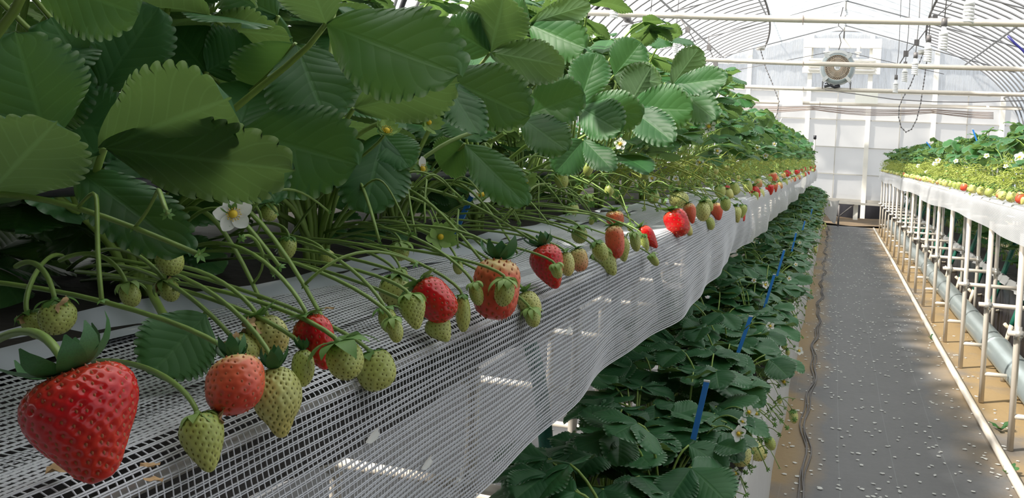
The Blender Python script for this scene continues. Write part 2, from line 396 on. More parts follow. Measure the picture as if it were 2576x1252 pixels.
# far wall: posts, rails and translucent sheets, each sheet a piece
wb = empty('wall_back', (0, YW, 0), 'white translucent sheet wall on pale posts closing the far end of the greenhouse', None, kind='structure')
def wl(name, bld, m, smooth=True): return obj(name, bld.mesh(name, m, smooth), wb, Matrix.Translation((0, -YW, 0)))
posts = [-2.66, -1.58, -.52, .50, 1.56, 2.62]
rails = [.42, .87, 1.34, 1.82, 2.30]
for x in posts:
    top = AH0+AA*math.sqrt(max(.02, 1-(x/AW)**2))
    wl('post', MB().box((x, YW, (.12+top)/2), (.075, .06, top-.12)), MT['frame_w'], False)
for x in (-1.05, -.02, 1.03, 2.09):
    wl('mullion', MB().box((x, YW+.01, 1.36), (.014, .03, 1.88)), MT['steel'], False)
for z in rails: wl('rail', MB().box((0, YW+.005, z), (5.6, .035, .016 if z > .5 else .05)), MT['steel'], False)
wl('rail', MB().box((0, YW, 2.78), (5.0, .04, .04)), MT['frame_w'], False)
allx = [-2.85]+posts+[2.85]
for i in range(len(allx)-1):
    for j in range(len(rails)-1):
        x0, x1, z0, z1 = allx[i], allx[i+1], rails[j], rails[j+1]
        V, Fc = grid_sheet(list(np.linspace(x0, x1, 5)), list(np.linspace(z0, z1, 5)), lambda x, z: (x, YW+.03+.012*math.sin((x-x0)/(x1-x0)*math.pi)*math.sin((z-z0)/(z1-z0)*math.pi)+.004*math.sin(z*31+i), z))
        obj('panel', mesh('panel', V, Fc, MT['panel']), wb, Matrix.Translation((0, -YW, 0)))
for i in range(len(allx)-1):
    x0, x1 = allx[i], allx[i+1]
    V = []; xs = np.linspace(x0, x1, 9); zs = np.linspace(0, 1, 12)
    V, Fc = grid_sheet(list(xs), list(zs), lambda x, k: (x, YW+.04+.015*math.sin(x*23)*math.sin(k*5), 2.30+k*max(.02, AH0+AA*math.sqrt(max(0, 1-(x/2.92)**2))-2.30)))
    obj('gable_sheet', mesh('gable_sheet', V, Fc, MT['gable']), wb, Matrix.Translation((0, -YW, 0)))
# louvred vent window
vw = empty('window_1', (0, YW-.06, 2.62), 'white framed louvre window high in the far wall behind the fan', None, kind='structure')
vo = Matrix.Translation((0, -(YW-.06), -2.62))
for c, d in (((0, YW-.06, 3.14), (1.3, .06, .16)), ((-.58, YW-.06, 2.862), (.14, .05, .39)), ((.58, YW-.06, 2.862), (.14, .05, .39)), ((0, YW-.06, 2.64), (1.3, .06, .05))):
    obj('window_frame', MB().box(c, d).mesh('window_frame', MT['frame_w'], False), vw, vo)
for k in range(4):
    obj('louvre_slat', MB().box((0, YW-.09, 2.68+.055*k), (1.1, .07, .03), Matrix.Rotation(.5, 3, 'X')).mesh('louvre_slat', MT['frame_w'], False), vw, vo)
for x in (-.25, .27):
    b = MB().box((x, YW-.12, 3.0), (.05, .05, .2)); b.box((x, YW-.13, 2.98), (.11, .04, .02)); obj('bracket', b.mesh('bracket', MT['frame_w'], False), vw, vo)
# low frame under the sheets
lf = empty('support_stand', (.06, 13.55, 0), 'grey steel stand with two diagonal braces under the far wall rail', 'stand')
lo = Matrix.Translation((-.06, -13.55, 0))
obj('rail', MB().box((-.1, 13.55, .40), (2.3, .05, .035)).mesh('rail', MT['steel'], False), lf, lo)
obj('leg', MB().tube([(.10, 13.55, 0), (.10, 13.55, .39)], .016, 8).mesh('leg', MT['wire']), lf, lo)
for s in (-1, 1): obj('brace', MB().tube([(.10, 13.55, .16), (.10+s*.24, 13.55, .385)], .012, 6).mesh('brace', MT['wire']), lf, lo)
obj('post', MB().box((.37, 13.62, .26), (.075, .05, .27)).mesh('post', MT['frame_w'], False), lf, lo)
# dark curtain hanging outside the lower edge
V, Fc = grid_sheet(list(np.linspace(-2.9, 2.9, 40)), list(np.linspace(0, .46, 6)), lambda x, z: (x, 15.6+.03*math.sin(x*14), z))
obj('wall_outer', mesh('wall_outer', V, Fc, MT['blackplastic']), label='black plastic skirt outside the far wall', kind='structure')

# ------------------------------------------------------------------ overhead cross pipes
def cross_pipe(name, Y, pts, r, label, ext=2.6):
    q = [on(x, y, 1, Y) for x, y in pts]
    a = q[0]+(q[0]-q[1])*((q[0][0]+ext)/max(.1, q[1][0]-q[0][0])); z = q[-1]+(q[-1]-q[-2])*((ext-q[-1][0])/max(.1, q[-1][0]-q[-2][0]))
    a[2] = q[0][2]+.3*(a[2]-q[0][2]); z[2] = q[-1][2]+.3*(z[2]-q[-1][2])
    P = np.array([a]+q+[z]); o = empty(name, q[1], label, 'pipe'); inv = Matrix.Translation(-Vector(q[1]))
    obj('pipe', MB().tube(P, r, 12).mesh('pipe', MT['steel_cream']), o, inv)
    jn = q[1]+(q[2]-q[1])*.08
    obj('wire_tie', MB().tube([jn+np.array([0, -r*1.05, r]), jn+np.array([0, -r*1.1, -r*1.8])], .003, 5).mesh('wire_tie', MT['cable']), o, inv)
    return P
PP = {}
PP[1] = cross_pipe('cross_pipe', 5.6, [(1479, 32), (1976, 48), (2576, 59)], .024, 'cream overhead cross pipe, the highest of the four, passing above the fan')
PP[2] = cross_pipe('cross_pipe', 8.2, [(1625, 144), (1976, 158), (2576, 174)], .024, 'cream overhead cross pipe passing in front of the fan')
PP[3] = cross_pipe('cross_pipe', 11.1, [(1793, 214), (1976, 222), (2576, 238)], .028, 'cream overhead cross pipe that the fan stands on')
PP[4] = cross_pipe('cross_pipe', 13.7, [(1867, 255), (2021, 259), (2576, 273)], .030, 'cream cross pipe carrying white cards and a sagging cable bundle', 2.3)
def pipe_z(k, x): return float(np.interp(x, PP[k][:, 0], PP[k][:, 2]))
# cards hung on the far pipe
for cx, w_, h_, lb in ((1990, 58, 42, 'blank white card hung on the far cross pipe beside the fan cable'), (2180, 55, 36, 'blank cream card hung on the far cross pipe under the fan')):
    a = on(cx-w_/2, 243-h_/2, 1, 13.6); z = on(cx+w_/2, 243+h_/2, 1, 13.6); c = (a+z)/2
    o = empty('hanging_card', c, lb, 'card')
    obj('sheet', MB().box((0, 0, 0), (z[0]-a[0], .006, a[2]-z[2])).mesh('sheet', MT['card'], False), o)
    for s in (-1, 1): obj('hook', MB().tube([(s*.12, 0, (a[2]-z[2])/2), (s*.12, .05, (a[2]-z[2])/2+.03), (s*.12, .12, (a[2]-z[2])/2)], .003, 5).mesh('hook', MT['wire']), o)
# cable bundle
for k in range(6):
    ph = rn(0, 6); x = np.linspace(-2.3, 2.4, 60)
    P = [(xx, 13.62-.006*k, pipe_z(4, xx)-.055-.012*k-(.03+.008*k)*abs(math.sin((xx+.35)*1.65+ph*.05))) for xx in x]
    obj('power_cable', MB().tube(P, .006, 5).mesh('power_cable', MT['cable']), label='thin brown cable of the sagging bundle under the far cross pipe', cat='cable', group='cables under the far pipe')
# long slack wire from the fan
obj('slack_wire', MB().tube([on(x, y, 1, 11.0) for x, y in ((2075, 226), (2150, 236), (2250, 250), (2350, 256), (2450, 257), (2576, 253))], .006, 5).mesh('slack_wire', MT['wire']), label='slack grey wire running from the fan across the aisle', cat='wire')

# ------------------------------------------------------------------ circulation fan
FC = on(2106.5, 171, 1, 11.05); fr = .232
fan = empty('circulation_fan', (FC[0], 11.05, pipe_z(3, FC[0])+.03), 'round grey circulation fan with swirled beige grille, hung above the aisle', 'fan')
fi = Matrix.Translation((0, 0, FC[2]-fan.location[2])) @ Matrix.Rotation(math.pi/2, 4, 'X')     # local +Z faces the camera
V, Fc = lathe([(.165, .06), (.172, .075), (.19, .07), (fr-.01, .03), (fr, .0), (fr, -.06), (fr-.015, -.10), (.20, -.12), (.17, -.10), (.165, -.02), (.165, .06)], 48)
obj('housing', mesh('housing', V, Fc, MT['fan']), fan, fi)
V, Fc = lathe([(fr-.012, .034), (fr+.004, .022), (fr+.006, .0), (fr-.004, -.01), (fr-.012, .034)], 48); obj('rim', mesh('rim', V, Fc, MT['fan_l']), fan, fi)
b = MB()
for k in range(34):
    a0 = k*2*math.pi/34; P = []
    for t in np.linspace(0, 1, 9):
        r_ = .045+.122*t; a = a0-1.15*t**.8; P.append((r_*math.cos(a), r_*math.sin(a), .078-.02*t*t))
    b.tube(P, .0045, 5)
for r_ in (.168, .125): b.tube([(r_*math.cos(a), r_*math.sin(a), .07) for a in np.linspace(0, 2*math.pi, 40)], .004, 5)
obj('grille', b.mesh('grille', MT['grille']), fan, fi)
V, Fc = lathe([(0, .088), (.036, .086), (.042, .08), (.042, .05), (0, .05)], 24); hub = obj('hub', mesh('hub', V, Fc, MT['cfl']), fan, fi)
b = MB()
for j, y in enumerate((.010, -.008)):
    for k in range(7): b.box((-.024+.008*k, y, .089), (.0055, .007 if (k+j) % 3 else .0095, .002))
obj('printed_label', b.mesh('printed_label', MT['ink'], False), hub)
V, Fc = lathe([(0, .0), (.16, .0), (.16, -.05), (0, -.05)], 24); obj('motor_back', mesh('motor_back', V, Fc, MT['grille']), fan, fi)
for k in range(5):
    a = k*2*math.pi/5+.3; bl = []
    V, Fc = grid_sheet(list(np.linspace(.04, .155, 5)), list(np.linspace(-.28, .28, 4)), lambda r_, q: (r_*math.cos(a+q), r_*math.sin(a+q), .03+.06*q))
    obj('fan_blade', mesh('fan_blade', V, Fc, MT['fan_l']), fan, fi)
b = MB()
V, Fc = grid_sheet(list(np.linspace(math.radians(50), math.radians(130), 17)), [0, 1, 2, 3], lambda a, k: ((fr-.035+.04*(k in (1, 2)))*math.cos(a), (fr-.035+.04*(k in (1, 2)))*math.sin(a), .07 if k < 2 else -.09))
obj('top_band', mesh('top_band', V, Fc, MT['fan_l']), fan, fi)
for dg in (48, 132, 226, 314):
    a = math.radians(dg); obj('clamp', MB().box((.218*math.cos(a), .218*math.sin(a), .045), (.085, .045, .07), Matrix.Rotation(a, 3, 'Z')).mesh('clamp', MT['fan_l'], False), fan, fi)
for s in (-1, 1):
    P = [(s*.17, 0, FC[2]-fan.location[2]-.17), (s*.19, 0, .07), (s*.185, 0, -.02)]
    b = MB().tube(P, .006, 5)
    for t in np.linspace(0, 1, 7): b.box(np.array(P[0])*(1-t)+np.array(P[2])*t, (.016, .016, .01))
    obj('chain', b.mesh('chain', MT['wire']), fan)
zt = FC[2]-fan.location[2]
obj('hanging_cord', MB().tube([(0, 0, zt+fr), (.03, 0, zt+.35), (.0, 0, zt+.45), (.05, .0, zt+.52), (-.02, 0, zt+.58), (.03, 0, 3.2-fan.location[2])], .007, 5).mesh('hanging_cord', MT['wire']), fan)
b = MB().tube([(-.15, -.02, zt-.22), (-.13, -.03, .05), (-.06, -.03, .0), (.03, -.03, .03)], .009, 6); b.tube([(-.16, -.03, .0), (-.08, -.03, .02), (-.02, -.03, -.005), (.05, -.03, .012)], .02, 6)
obj('power_lead', b.mesh('power_lead', MT['blackplastic']), fan)
for s in (-1, 1): obj('guy_wire', MB().tube([(s*.1, 0, zt+.22), (s*1.4, .3, zt-.02)], .004, 4).mesh('guy_wire', MT['wire']), fan)

# ------------------------------------------------------------------ hanging spiral lamps
def lamp_meshes():
    b = MB(); t = np.linspace(0, 5*2*math.pi, 90)
    P = np.stack([.020*np.cos(t), .020*np.sin(t), -.052-.078*t/t[-1]], 1); b.tube(P, .0062, 6)
    sp = b.mesh('lamp_tube', MT['cfl'])
    V, Fc = lathe([(0, 0), (.013, 0), (.015, -.03), (.024, -.034), (.024, -.052), (0, -.052)], 14); base = mesh('lamp_base', V, Fc, MT['cfl'])
    V, Fc = lathe([(0, .045), (.016, .045), (.017, 0), (0, 0)], 12); sk = mesh('lamp_socket', V, Fc, MT['wire'])
    return sp, base, sk
LM = lamp_meshes()
def lamp(px, py, Y, label, group):
    p = on(px, py, 1, Y); o = empty('spiral_lamp', p, label, 'lamp', group); s = 1.15
    o.scale = (s,)*3
    obj('lamp_tube', LM[0], o); obj('lamp_base', LM[1], o); obj('lamp_socket', LM[2], o)
    ztop = AH0+AA*math.sqrt(max(.05, 1-(p[0]/AW)**2))
    obj('lamp_cord', MB().tube([(0, 0, .04), (.01, 0, .3), (0, 0, (ztop-p[2])/s-.02)], .003, 4).mesh('lamp_cord', MT['wire']), o)
for px, py, Y in ((2375, 66, 5.4), (2336, 106, 6.4), (2303, 146, 7.5), (2277, 168, 8.4), (2254, 200, 9.4), (2440, -14, 4.5)):
    lamp(px, py, Y, 'white spiral lamp hanging in the row beside the fan over the aisle', 'spiral lamps by the pull chain')
for px, py, Y in ((1547, -12, 5.0), (1636, 50, 5.9), (1700, 90, 6.7)):
    lamp(px, py, Y, 'white spiral lamp hanging above the left strawberry bench', 'spiral lamps over the tall bench')
# pull chains with pulleys
def chain(pts, Y, name, label):
    P = np.array([on(x, y, 1, Y) for x, y in pts]); seg = []
    for i in range(len(P)-1):
        n = max(2, int(np.linalg.norm(P[i+1]-P[i])/.05)); seg += [P[i]+(P[i+1]-P[i])*k/n for k in range(n)]
    seg.append(P[-1]); o = empty(name, P[0], label, 'chain'); iv = Matrix.Translation(-Vector(P[0]))
    b = MB(); b.tube(seg, .005, 4)
    for q in seg: b.box(q, (.018, .018, .022))
    obj('links', b.mesh('links', MT['wire']), o, iv)
    V, Fc = lathe([(0, .03), (.07, .03), (.07, -.03), (0, -.03)], 16); obj('pulley', mesh('pulley', V, Fc, MT['steel']), o, Matrix.Translation((0, 0, .02)))
chain([(2322, 135), (2310, 165), (2290, 215), (2272, 245), (2262, 268), (2261, 295), (2267, 320), (2279, 332), (2293, 325), (2306, 300), (2316, 260), (2325, 200), (2332, 150)], 12.6, 'pull_chain', 'long pull chain loop hanging from a pulley toward the low bench')
chain([(1913, 124), (1926, 170), (1943, 210), (1960, 255), (1955, 285), (1948, 300)], 12.6, 'pull_chain', 'pull chain hanging from a pulley beside the tall bench end')
for pts, Y in (([(1700, 30), (1730, 75), (1750, 107)], 9.), ([(2395, 8), (2352, 45), (2306, 107), (2279, 135), (2262, 162)], 9.), ([(1783, 90), (1784, 120), (1800, 160), (1818, 185)], 9.)):
    P = [on(x, y, 1, Y) for x, y in pts]; o = empty('lamp_wire', P[0], 'dark lamp wiring with small junction knobs strung under the roof', 'wire', 'wiring under the roof'); iv = Matrix.Translation(-Vector(P[0]))
    obj('wire', MB().tube(P, .006, 5).mesh('wire', MT['wire']), o, iv)
    for q in P[1:-1]: obj('junction', MB().box(q, (.05, .05, .06)).mesh('junction', MT['wire'], False), o, iv)
P = [on(x, y, 1, 9.5) for x, y in ((2535, 90), (2552, 108), (2568, 122), (2576, 130), (2600, 165))]
obj('navy_hose', MB().tube(P, .014, 6).mesh('navy_hose', MT['navy']), label='navy blue hose clipped below the roof ribs', cat='hose')

# ------------------------------------------------------------------ ground pipe, duct
gp = empty('ground_pipe', (.665, 7, .018), 'long grey pipe lying on the ground along the bench legs', 'pipe')
obj('pipe', MB().tube([(.668, 1.5, .02), (.66, 5, .018), (.672, 9, .018), (.665, 13.4, .02)], .0165, 10).mesh('pipe', MT['steel_cream']), gp, Matrix.Translation((-.665, -7, -.018)))
dc = empty('heating_duct', (.90, 7, .12), 'thick galvanised duct running along the ground between the bench legs', 'duct')
di = Matrix.Translation((-.90, -7, -.12))
obj('duct_tube', MB().tube([(.90, y, .125) for y in (2.2, 5, 8, 13.2)], .068, 20).mesh('duct_tube', MT['duct']), dc, di)
for y in (4.55, 7.6, 10.6): obj('joint_ring', MB().tube([(.90, y, .125), (.90, y+.03, .125)], .0725, 20).mesh('joint_ring', MT['duct']), dc, di)
for y in np.arange(3.2, 13, 1.2): obj('foot', MB().tube([(.90, y, 0), (.90, y, .07)], .014, 6).mesh('foot', MT['steel']), dc, di)
# ------------------------------------------------------------------ bench frames
BED = .95
def leg_frame(name, xa, xb, label, group, side):
    """builder returning shared meshes for one frame standing at y = 0"""
    ms = []
    top = .853 if side > 0 else .675
    for x in (xa, xb): ms.append(('leg', MB().tube([(x, 0, 0), (x, 0, .45), (x, 0, top)], .0122, 10).mesh('leg', MT['steel_cream'])))
    lo, hi = min(xa, xb), max(xa, xb)
    for z, e0, e1 in ((top-.02, 0, 0), (.464, .04, .02), (.135, 0, -.165 if side > 0 else 0)):
        ms.append(('rung', MB().tube([(lo-e0, .0 if z != .464 else -.022, z), (hi+e1, .0 if z != .464 else -.022, z)], .0105, 8).mesh('rung', MT['steel_cream'])))
    for x in (xa, xb):
        b = MB().tube([(x-.014, -.026, .464), (x+.014, -.026, .464)], .0145, 8); b.tube([(x, -.012, .44), (x, -.012, .49)], .014, 8)
        ms.append(('clamp', b.mesh('clamp', MT['steel'])))
    return ms
fr_r = leg_frame('r', .722, .99, '', '', 1)
for k in range(17):
    y = 2.70+.63*k
    o = empty('bench_frame', (0, y, 0), 'cream pipe leg frame with three rungs, under the bench beside the ground pipe', 'frame', 'leg frames beside the ground pipe')
    for n, me in fr_r: obj(n, me, o)
fr_l = leg_frame('l', -.63, -.92, '', '', -1)
lrung = MB().tube([(-.63, -.022, .464), (-.47, -.022, .464)], .0105, 8).mesh('stub_rung', MT['steel_cream'])
for k in range(21):
    y = .72+.605*k
    o = empty('bench_frame', (0, y, 0), 'cream pipe leg frame half hidden behind the white hanging net', 'frame', 'leg frames behind the net')
    for n, me in fr_l: obj(n, me, o)
    obj('stub_rung', lrung, o)

# ------------------------------------------------------------------ raised beds
def bed(name, prof, top, y0, y1, label, mliner, mtop):
    o = empty(name, (top[0][0], y0, 0), label, 'planting bed'); iv = Matrix.Translation((-top[0][0], -y0, 0))
    ys = np.arange(y0, y1, .15)
    V, Fc = grid_sheet(list(range(len(prof))), list(ys), lambda i, y: (prof[i][0]+.006*math.sin(y*6+i), y, prof[i][1]+(.012*math.sin(y*10.4+i) if 0 < i < len(prof)-1 else 0)))
    obj('liner', mesh('liner', V, Fc, mliner), o, iv)
    for y, sg in ((y0, 1), (float(ys[-1]), -1)):
        V = [(p[0], y, p[1]) for p in prof]; obj('end_panel', mesh('end_panel', V, [tuple(range(len(V)))[::sg]], mliner), o, iv)
    V, Fc = grid_sheet(list(np.linspace(0, 1, 9)), list(ys), lambda u, y: (top[0][0]+u*(top[1][0]-top[0][0]), y, top[0][1]+.018*math.sin(math.pi*u)+.003*math.sin(y*23+u*7)))
    obj('mulch_sheet', mesh('mulch_sheet', V, Fc, MT['peat']), o, iv)
    if mtop is MT['mulch']:
        sg = 1 if top[1][0] > top[0][0] else -1
        V, Fc = grid_sheet([0, .015, .03, .045, .06], list(np.arange(y0, y1, .05)), lambda u, y: (top[0][0]+sg*u*(1+.12*math.sin(y*5)), y, top[0][1]+.004+.10*u+.004*math.sin(y*19+u*90)))
        obj('plastic_strip', mesh('plastic_strip', V, Fc, mtop), o, iv)
    return o
bed('raised_bed', [(-.45, .95), (-.47, .84), (-.54, .73), (-.68, .69), (-.84, .71), (-.95, .80), (-1.0, .95)], ((-.45, .952), (-1.0, .952)), -.4, 13.1, 'upper strawberry bed sheeted with white plastic, held up behind the white net', MT['liner'], MT['mulch'])
bed('raised_bed', [(.76, .95), (.77, .90), (.83, .885), (1.0, .88), (1.18, .885), (1.26, .90), (1.27, .95)], ((.76, .952), (1.27, .952)), 1.9, 13.1, 'upper strawberry bed carried by the open leg frames', MT['liner'], MT['mulch'])
bed('lower_bed', [(-.15, 0), (-.148, .15), (-.156, .30), (-.15, .415), (-.16, .425)], ((-.16, .41), (-.48, .41)), .5, 13.7, 'low white-sided strawberry bed along the aisle floor', MT['wliner'], MT['liner'])
V, Fc = grid_sheet([0, 1, 2], list(np.arange(.5, 13.7, .3)), lambda k, y: (-.48+.004*math.sin(y*7), y, .41*(1-k/2)))
bed('lower_bed', [(1.08, 0), (1.085, .2), (1.08, .42), (1.09, .425)], ((1.09, .41), (1.45, .41)), 2.0, 13.2, 'low dark-sided strawberry bed behind the heating duct', MT['blackplastic'], MT['liner'])
b = MB(); rnd = random.Random(3)
ysn = np.arange(2.0, 13.2, .06)
V, Fc = grid_sheet([0, 1, 2], list(ysn), lambda k, y: (1.075-.012*k+.012*math.sin(y*31+k), y, .43-.022*k-.008*abs(math.sin(y*17))))
obj('liner_edge', mesh('liner_edge', V, Fc, MT['wliner']), label='crumpled white plastic edge of the low bed behind the duct', cat='plastic sheet')
# loose end of white plastic at the far end of the low bed
V, Fc = grid_sheet(list(np.linspace(0, 1, 8)), list(np.linspace(0, 1, 6)), lambda u, v: (-.20+.30*u-.05*v, 13.35-.03*math.sin(u*9)+.05*v, .44-.22*v*u-.16*v+.02*math.sin(u*7+v*5)))
obj('plastic_flap', mesh('plastic_flap', V, Fc, MT['wliner']), label='loose white plastic flap at the far end of the low bed', cat='plastic sheet')

# ------------------------------------------------------------------ hanging fruit nets
def net_pt(s, y):
    """s runs from the bed (0) over the edge wire to the hem (.31)"""
    wav = .010*math.sin(y*4.3+.6)+.006*math.sin(y*9.7)+.003*math.sin(y*23)
    if s < .145: return (-.47+s*1.16, y, .957-.010*math.sin(s/.145*3.14)*math.sin(y*5.2)**2-.002*(s > .1))
    r = .022; a = (s-.145)/r
    if a < 1.45: x, z = -.302+r*math.sin(a), .955-r*(1-math.cos(a)); return (x, y, z)
    h = s-.145-r*1.45; k = h/.16
    return (-.2802+.012*math.sin(k*2.6)+wav*k*1.3-.012*k*k, y, .9357-h*(1.-.04*math.sin(y*3.1)))
SEND = .322
nn = empty('fruit_net', (-.29, 0, .8), 'white mesh net hanging over the edge of the upper bed, ripe fruit lying on it', 'net'); ni = Matrix.Translation((.29, 0, -.8))
YN = 2.7
ss = np.concatenate([np.linspace(0, .145, 7), np.linspace(.15, .182, 6), np.linspace(.19, SEND, 13)])
b = MB(); rr = random.Random(5)
for k in range(int(YN/.0042)+20):
    y = -.05+k*.0042; j = rr.uniform(-.0004, .0004)
    P = [net_pt(s, y+j+.0012*math.sin(s*90)) for s in ss]; b.tube(P, .00042, 3, False)
obj('cross_threads', b.mesh('cross_threads', MT['net']), nn, ni, kind='stuff')
b = MB()
for s in np.arange(.0, SEND+.001, .0046):
    for d in (-.00055, .00055):
        P = [np.array(net_pt(min(SEND, max(0, s+d+.0007*math.sin(y*17+s*300))), y)) for y in np.arange(-.05, YN+.05, .03)]; b.tube(P, .00056, 3, False)
obj('long_threads', b.mesh('long_threads', MT['net']), nn, ni, kind='stuff')
b = MB().tube([net_pt(SEND-.0005, y) for y in np.arange(-.05, YN+.05, .02)], .0011, 4, False); obj('hem_cord', b.mesh('hem_cord', MT['net']), nn, ni)
V, Fc = grid_sheet(list(ss), list(np.arange(YN, 13.1, .06)), net_pt); obj('net_sheet', mesh('net_sheet', V, Fc, MT['netfar']), nn, ni)
obj('edge_wire', MB().tube([(-.3015, y, .934) for y in (-.1, 5, 13.1)], .004, 6).mesh('edge_wire', MT['steel']), nn, ni)
def netr(s, y):
    w = .010*math.sin(y*3.7)+.006*math.sin(y*8.1+1)
    if s < .08: return (.79-s*1.1, y, .957)
    k = (s-.08)/.125; return (.702-.012*math.sin(min(1, k*4)*1.57)-.006*k+w*k, y, .955-(s-.08)*(1+.10*math.sin(y*2.3))-.0)
nr = empty('fruit_net', (.69, 2, .83), 'white mesh net draped over the bench edge above the open leg frames', 'net')
V, Fc = grid_sheet(list(np.linspace(0, .205, 12)), list(np.arange(1.9, 13.1, .05)), netr); obj('net_sheet', mesh('net_sheet', V, Fc, MT['netfar']), nr, Matrix.Translation((-.69, -2, -.83)))
obj('edge_wire', MB().tube([(.700, y, .945) for y in (1.9, 5, 13.1)], .004, 6).mesh('edge_wire', MT['steel']), nr, Matrix.Translation((-.69, -2, -.83)))

# ------------------------------------------------------------------ hoses and drains
for k, y in enumerate(np.arange(1.62, 12.9, 1.21)):
    b = MB(); P = bez((-.64, y-.06, .74), (-.60, y-.05, .62), (-.565, y, .50), (-.585, y+.02, .02), 14); b.tube(P, .0165, 12)
    o = obj('drain_hose', b.mesh('drain_hose', MT['hose']), label='dark green braided drain hose dropping from the netted upper bed', cat='hose', group='drain hoses behind the net')
for k, y in enumerate(np.arange(2.22, 12.9, 1.21)):
    b = MB().tube([(-.60, y, .02), (-.60, y, .4), (-.61, y, .76)], .0155, 12)
    obj('drain_pipe', b.mesh('drain_pipe', MT['duct']), label='plain grey upright drain pipe behind the netted bed', cat='pipe', group='grey drain pipes behind the net')
hz = MB().tube(bez((1.22, .05, .80), (1.15, .03, .62), (1.09, 0, .40), (1.025, -.02, .21), 12), .0165, 10).mesh('hose', MT['hose'])
pv = MB().tube([(1.027, -.02, .22), (1.01, -.02, .15), (1.0, -.02, .10)], .0145, 8).tube(bez((.99, 0, .21), (1.04, .02, .15), (1.10, .05, .14), (1.17, .08, .24), 10), .011, 8).mesh('elbow', MT['pvc'])
for k in range(17):
    o = empty('drain_hose', (0, 3.0+.63*k, 0), 'green drain hose with cream pipe elbow slanting down behind the heating duct', 'hose', 'slanting hoses behind the duct')
    obj('hose', hz, o); obj('elbow', pv, o)
# black drip tape in the leaves of the near bed
obj('drip_tape', MB().tube([(-.50, -.4, 1.052), (-.505, .4, 1.055), (-.50, 1.2, 1.054), (-.51, 2.4, 1.048), (-.51, 6, 1.05)], .006, 8).mesh('drip_tape', MT['blackplastic']), label='black support tape strung through the leaves of the tall bench', cat='tape')
# blue stakes
def stake(p0, p1, X, label, r=.004, group=None):
    a = on(*p0, 0, X); d = depth_of(a); c = at_depth(p1[0], p1[1], d)
    o = empty('blue_stake', c, label, 'stake', group)
    v = a-c; b = MB(); n = v/np.linalg.norm(v); sd_ = np.cross(n, [0, 1, 0]); sd_ /= np.linalg.norm(sd_)
    q = [(-.06*n)+s*sd_*r+t*np.array([0, .0012, 0]) for t in (-1, 1) for s in (-1, 1)]+[v+s*sd_*r+t*np.array([0, .0012, 0]) for t in (-1, 1) for s in (-1, 1)]
    b.add(q, [(0, 2, 3, 1), (4, 5, 7, 6), (0, 1, 5, 4), (2, 6, 7, 3), (0, 4, 6, 2), (1, 3, 7, 5)])
    obj('blade', b.mesh('blade', MT['blue'], False), o)
    b = MB().box(v, (r*2.2, .003, .003)); obj('cut_end', b.mesh('cut_end', MT['white_tag'], False), o)
lowst = ('blue plastic stake standing among the dark leaves of the low bed', .0048, 'blue stakes in the low bed')
for p0, p1 in (((1778, 958), (1764, 1018)), ((1948, 690), (1930, 750)), ((1889, 795), (1876, 832)), ((1973, 628), (1964, 660)), ((2003, 585), (1998, 606)), ((2025, 555), (2020, 575)), ((2043, 525), (2040, 542))):
    stake(p0, p1, -.19, *lowst)
stake((1199, 470), (1155, 560), -.50, 'blue plastic stake behind white flowers in the netted upper bed')
stake((2447, 325), (2453, 342), .85, 'blue plastic stake poking out of the leaves of the open-legged bench', .005, 'blue stakes in the open bench')
stake((2330, 356), (2336, 364), .80, 'blue plastic stake poking out of the leaves of the open-legged bench', .005, 'blue stakes in the open bench')
# capped pipe at the end of the tall bench
a = on(2050, 345, 1, 12.9); o = empty('standpipe', (a[0], 12.9, .9), 'thin grey standpipe with black cap at the far end of the tall bench', 'pipe')
obj('pipe', MB().tube([(0, 0, 0), (0, 0, a[2]-.9)], .016, 8).mesh('pipe', MT['steel']), o); obj('cap', MB().tube([(0, 0, a[2]-.93), (0, 0, a[2]-.87)], .024, 8).mesh('cap', MT['blackplastic']), o)
a = on(1967, 298, 0, -.45); c = on(1956, 320, 0, -.45)
obj('grey_rod', MB().tube([c+(c-a)*3, c, a], .008, 6).mesh('grey_rod', MT['steel']), label='thin grey rod slanting up out of the tall bench leaves', cat='rod')
# ------------------------------------------------------------------ leaf library
def leaflet_arrays(seed, hi=True, fold=.2, droop=.2):
    r = random.Random(seed); nt_ = 11; q = 5 if hi else 2; nb = 5 if hi else 3
    vs = [(.20*i/nb, 0.) for i in range(nb)]
    for k in range(nt_):
        for j in range(q): vs.append((.20+.78*(k+j/q)/nt_, math.sin(math.pi*j/q)**.6 if hi else float(j == 1)))
    vs.append((1., .0))
    us = np.linspace(-1, 1, 13 if hi else 7)
    ph = r.uniform(0, 6); rip = r.uniform(.015, .04); asym = r.uniform(-.06, .06); wd = r.uniform(.92, 1.08)
    V = []; UV = []; TP = []
    for v, bmp in vs:
        w_ = .47*wd*math.sin(math.pi*min(1, v)**.98)**.60*(.70+.42*v) if 0 < v < 1 else .012
        for u in us:
            a = abs(u); e = a**5
            x = u*w_*(1+asym*u)*(1+.10*e*(bmp-.45)*(v > .2))
            y = v+.035*bmp*e-.10*a*a*(1-v)*0+.03*a*(.5-v)
            z = fold*abs(x)*(1-.35*a)-droop*y*y*.5+rip*math.sin(ph+v*11+u*1.5)*a*a-.03*a**4
            V.append((x, y, z)); UV.append((.5+.5*u, v)); TP.append(1. if (a == 1 and bmp > .9) else 0.)
    n = len(us); m_ = len(vs)
    Fc = [(j*n+i, j*n+i+1, (j+1)*n+i+1, (j+1)*n+i) for j in range(m_-1) for i in range(n-1)]
    return np.array(V), Fc, np.array(UV), np.array(TP)
def rm(ax, deg): return Matrix.Rotation(math.radians(deg), 4, ax)
LH = {}; LL = []
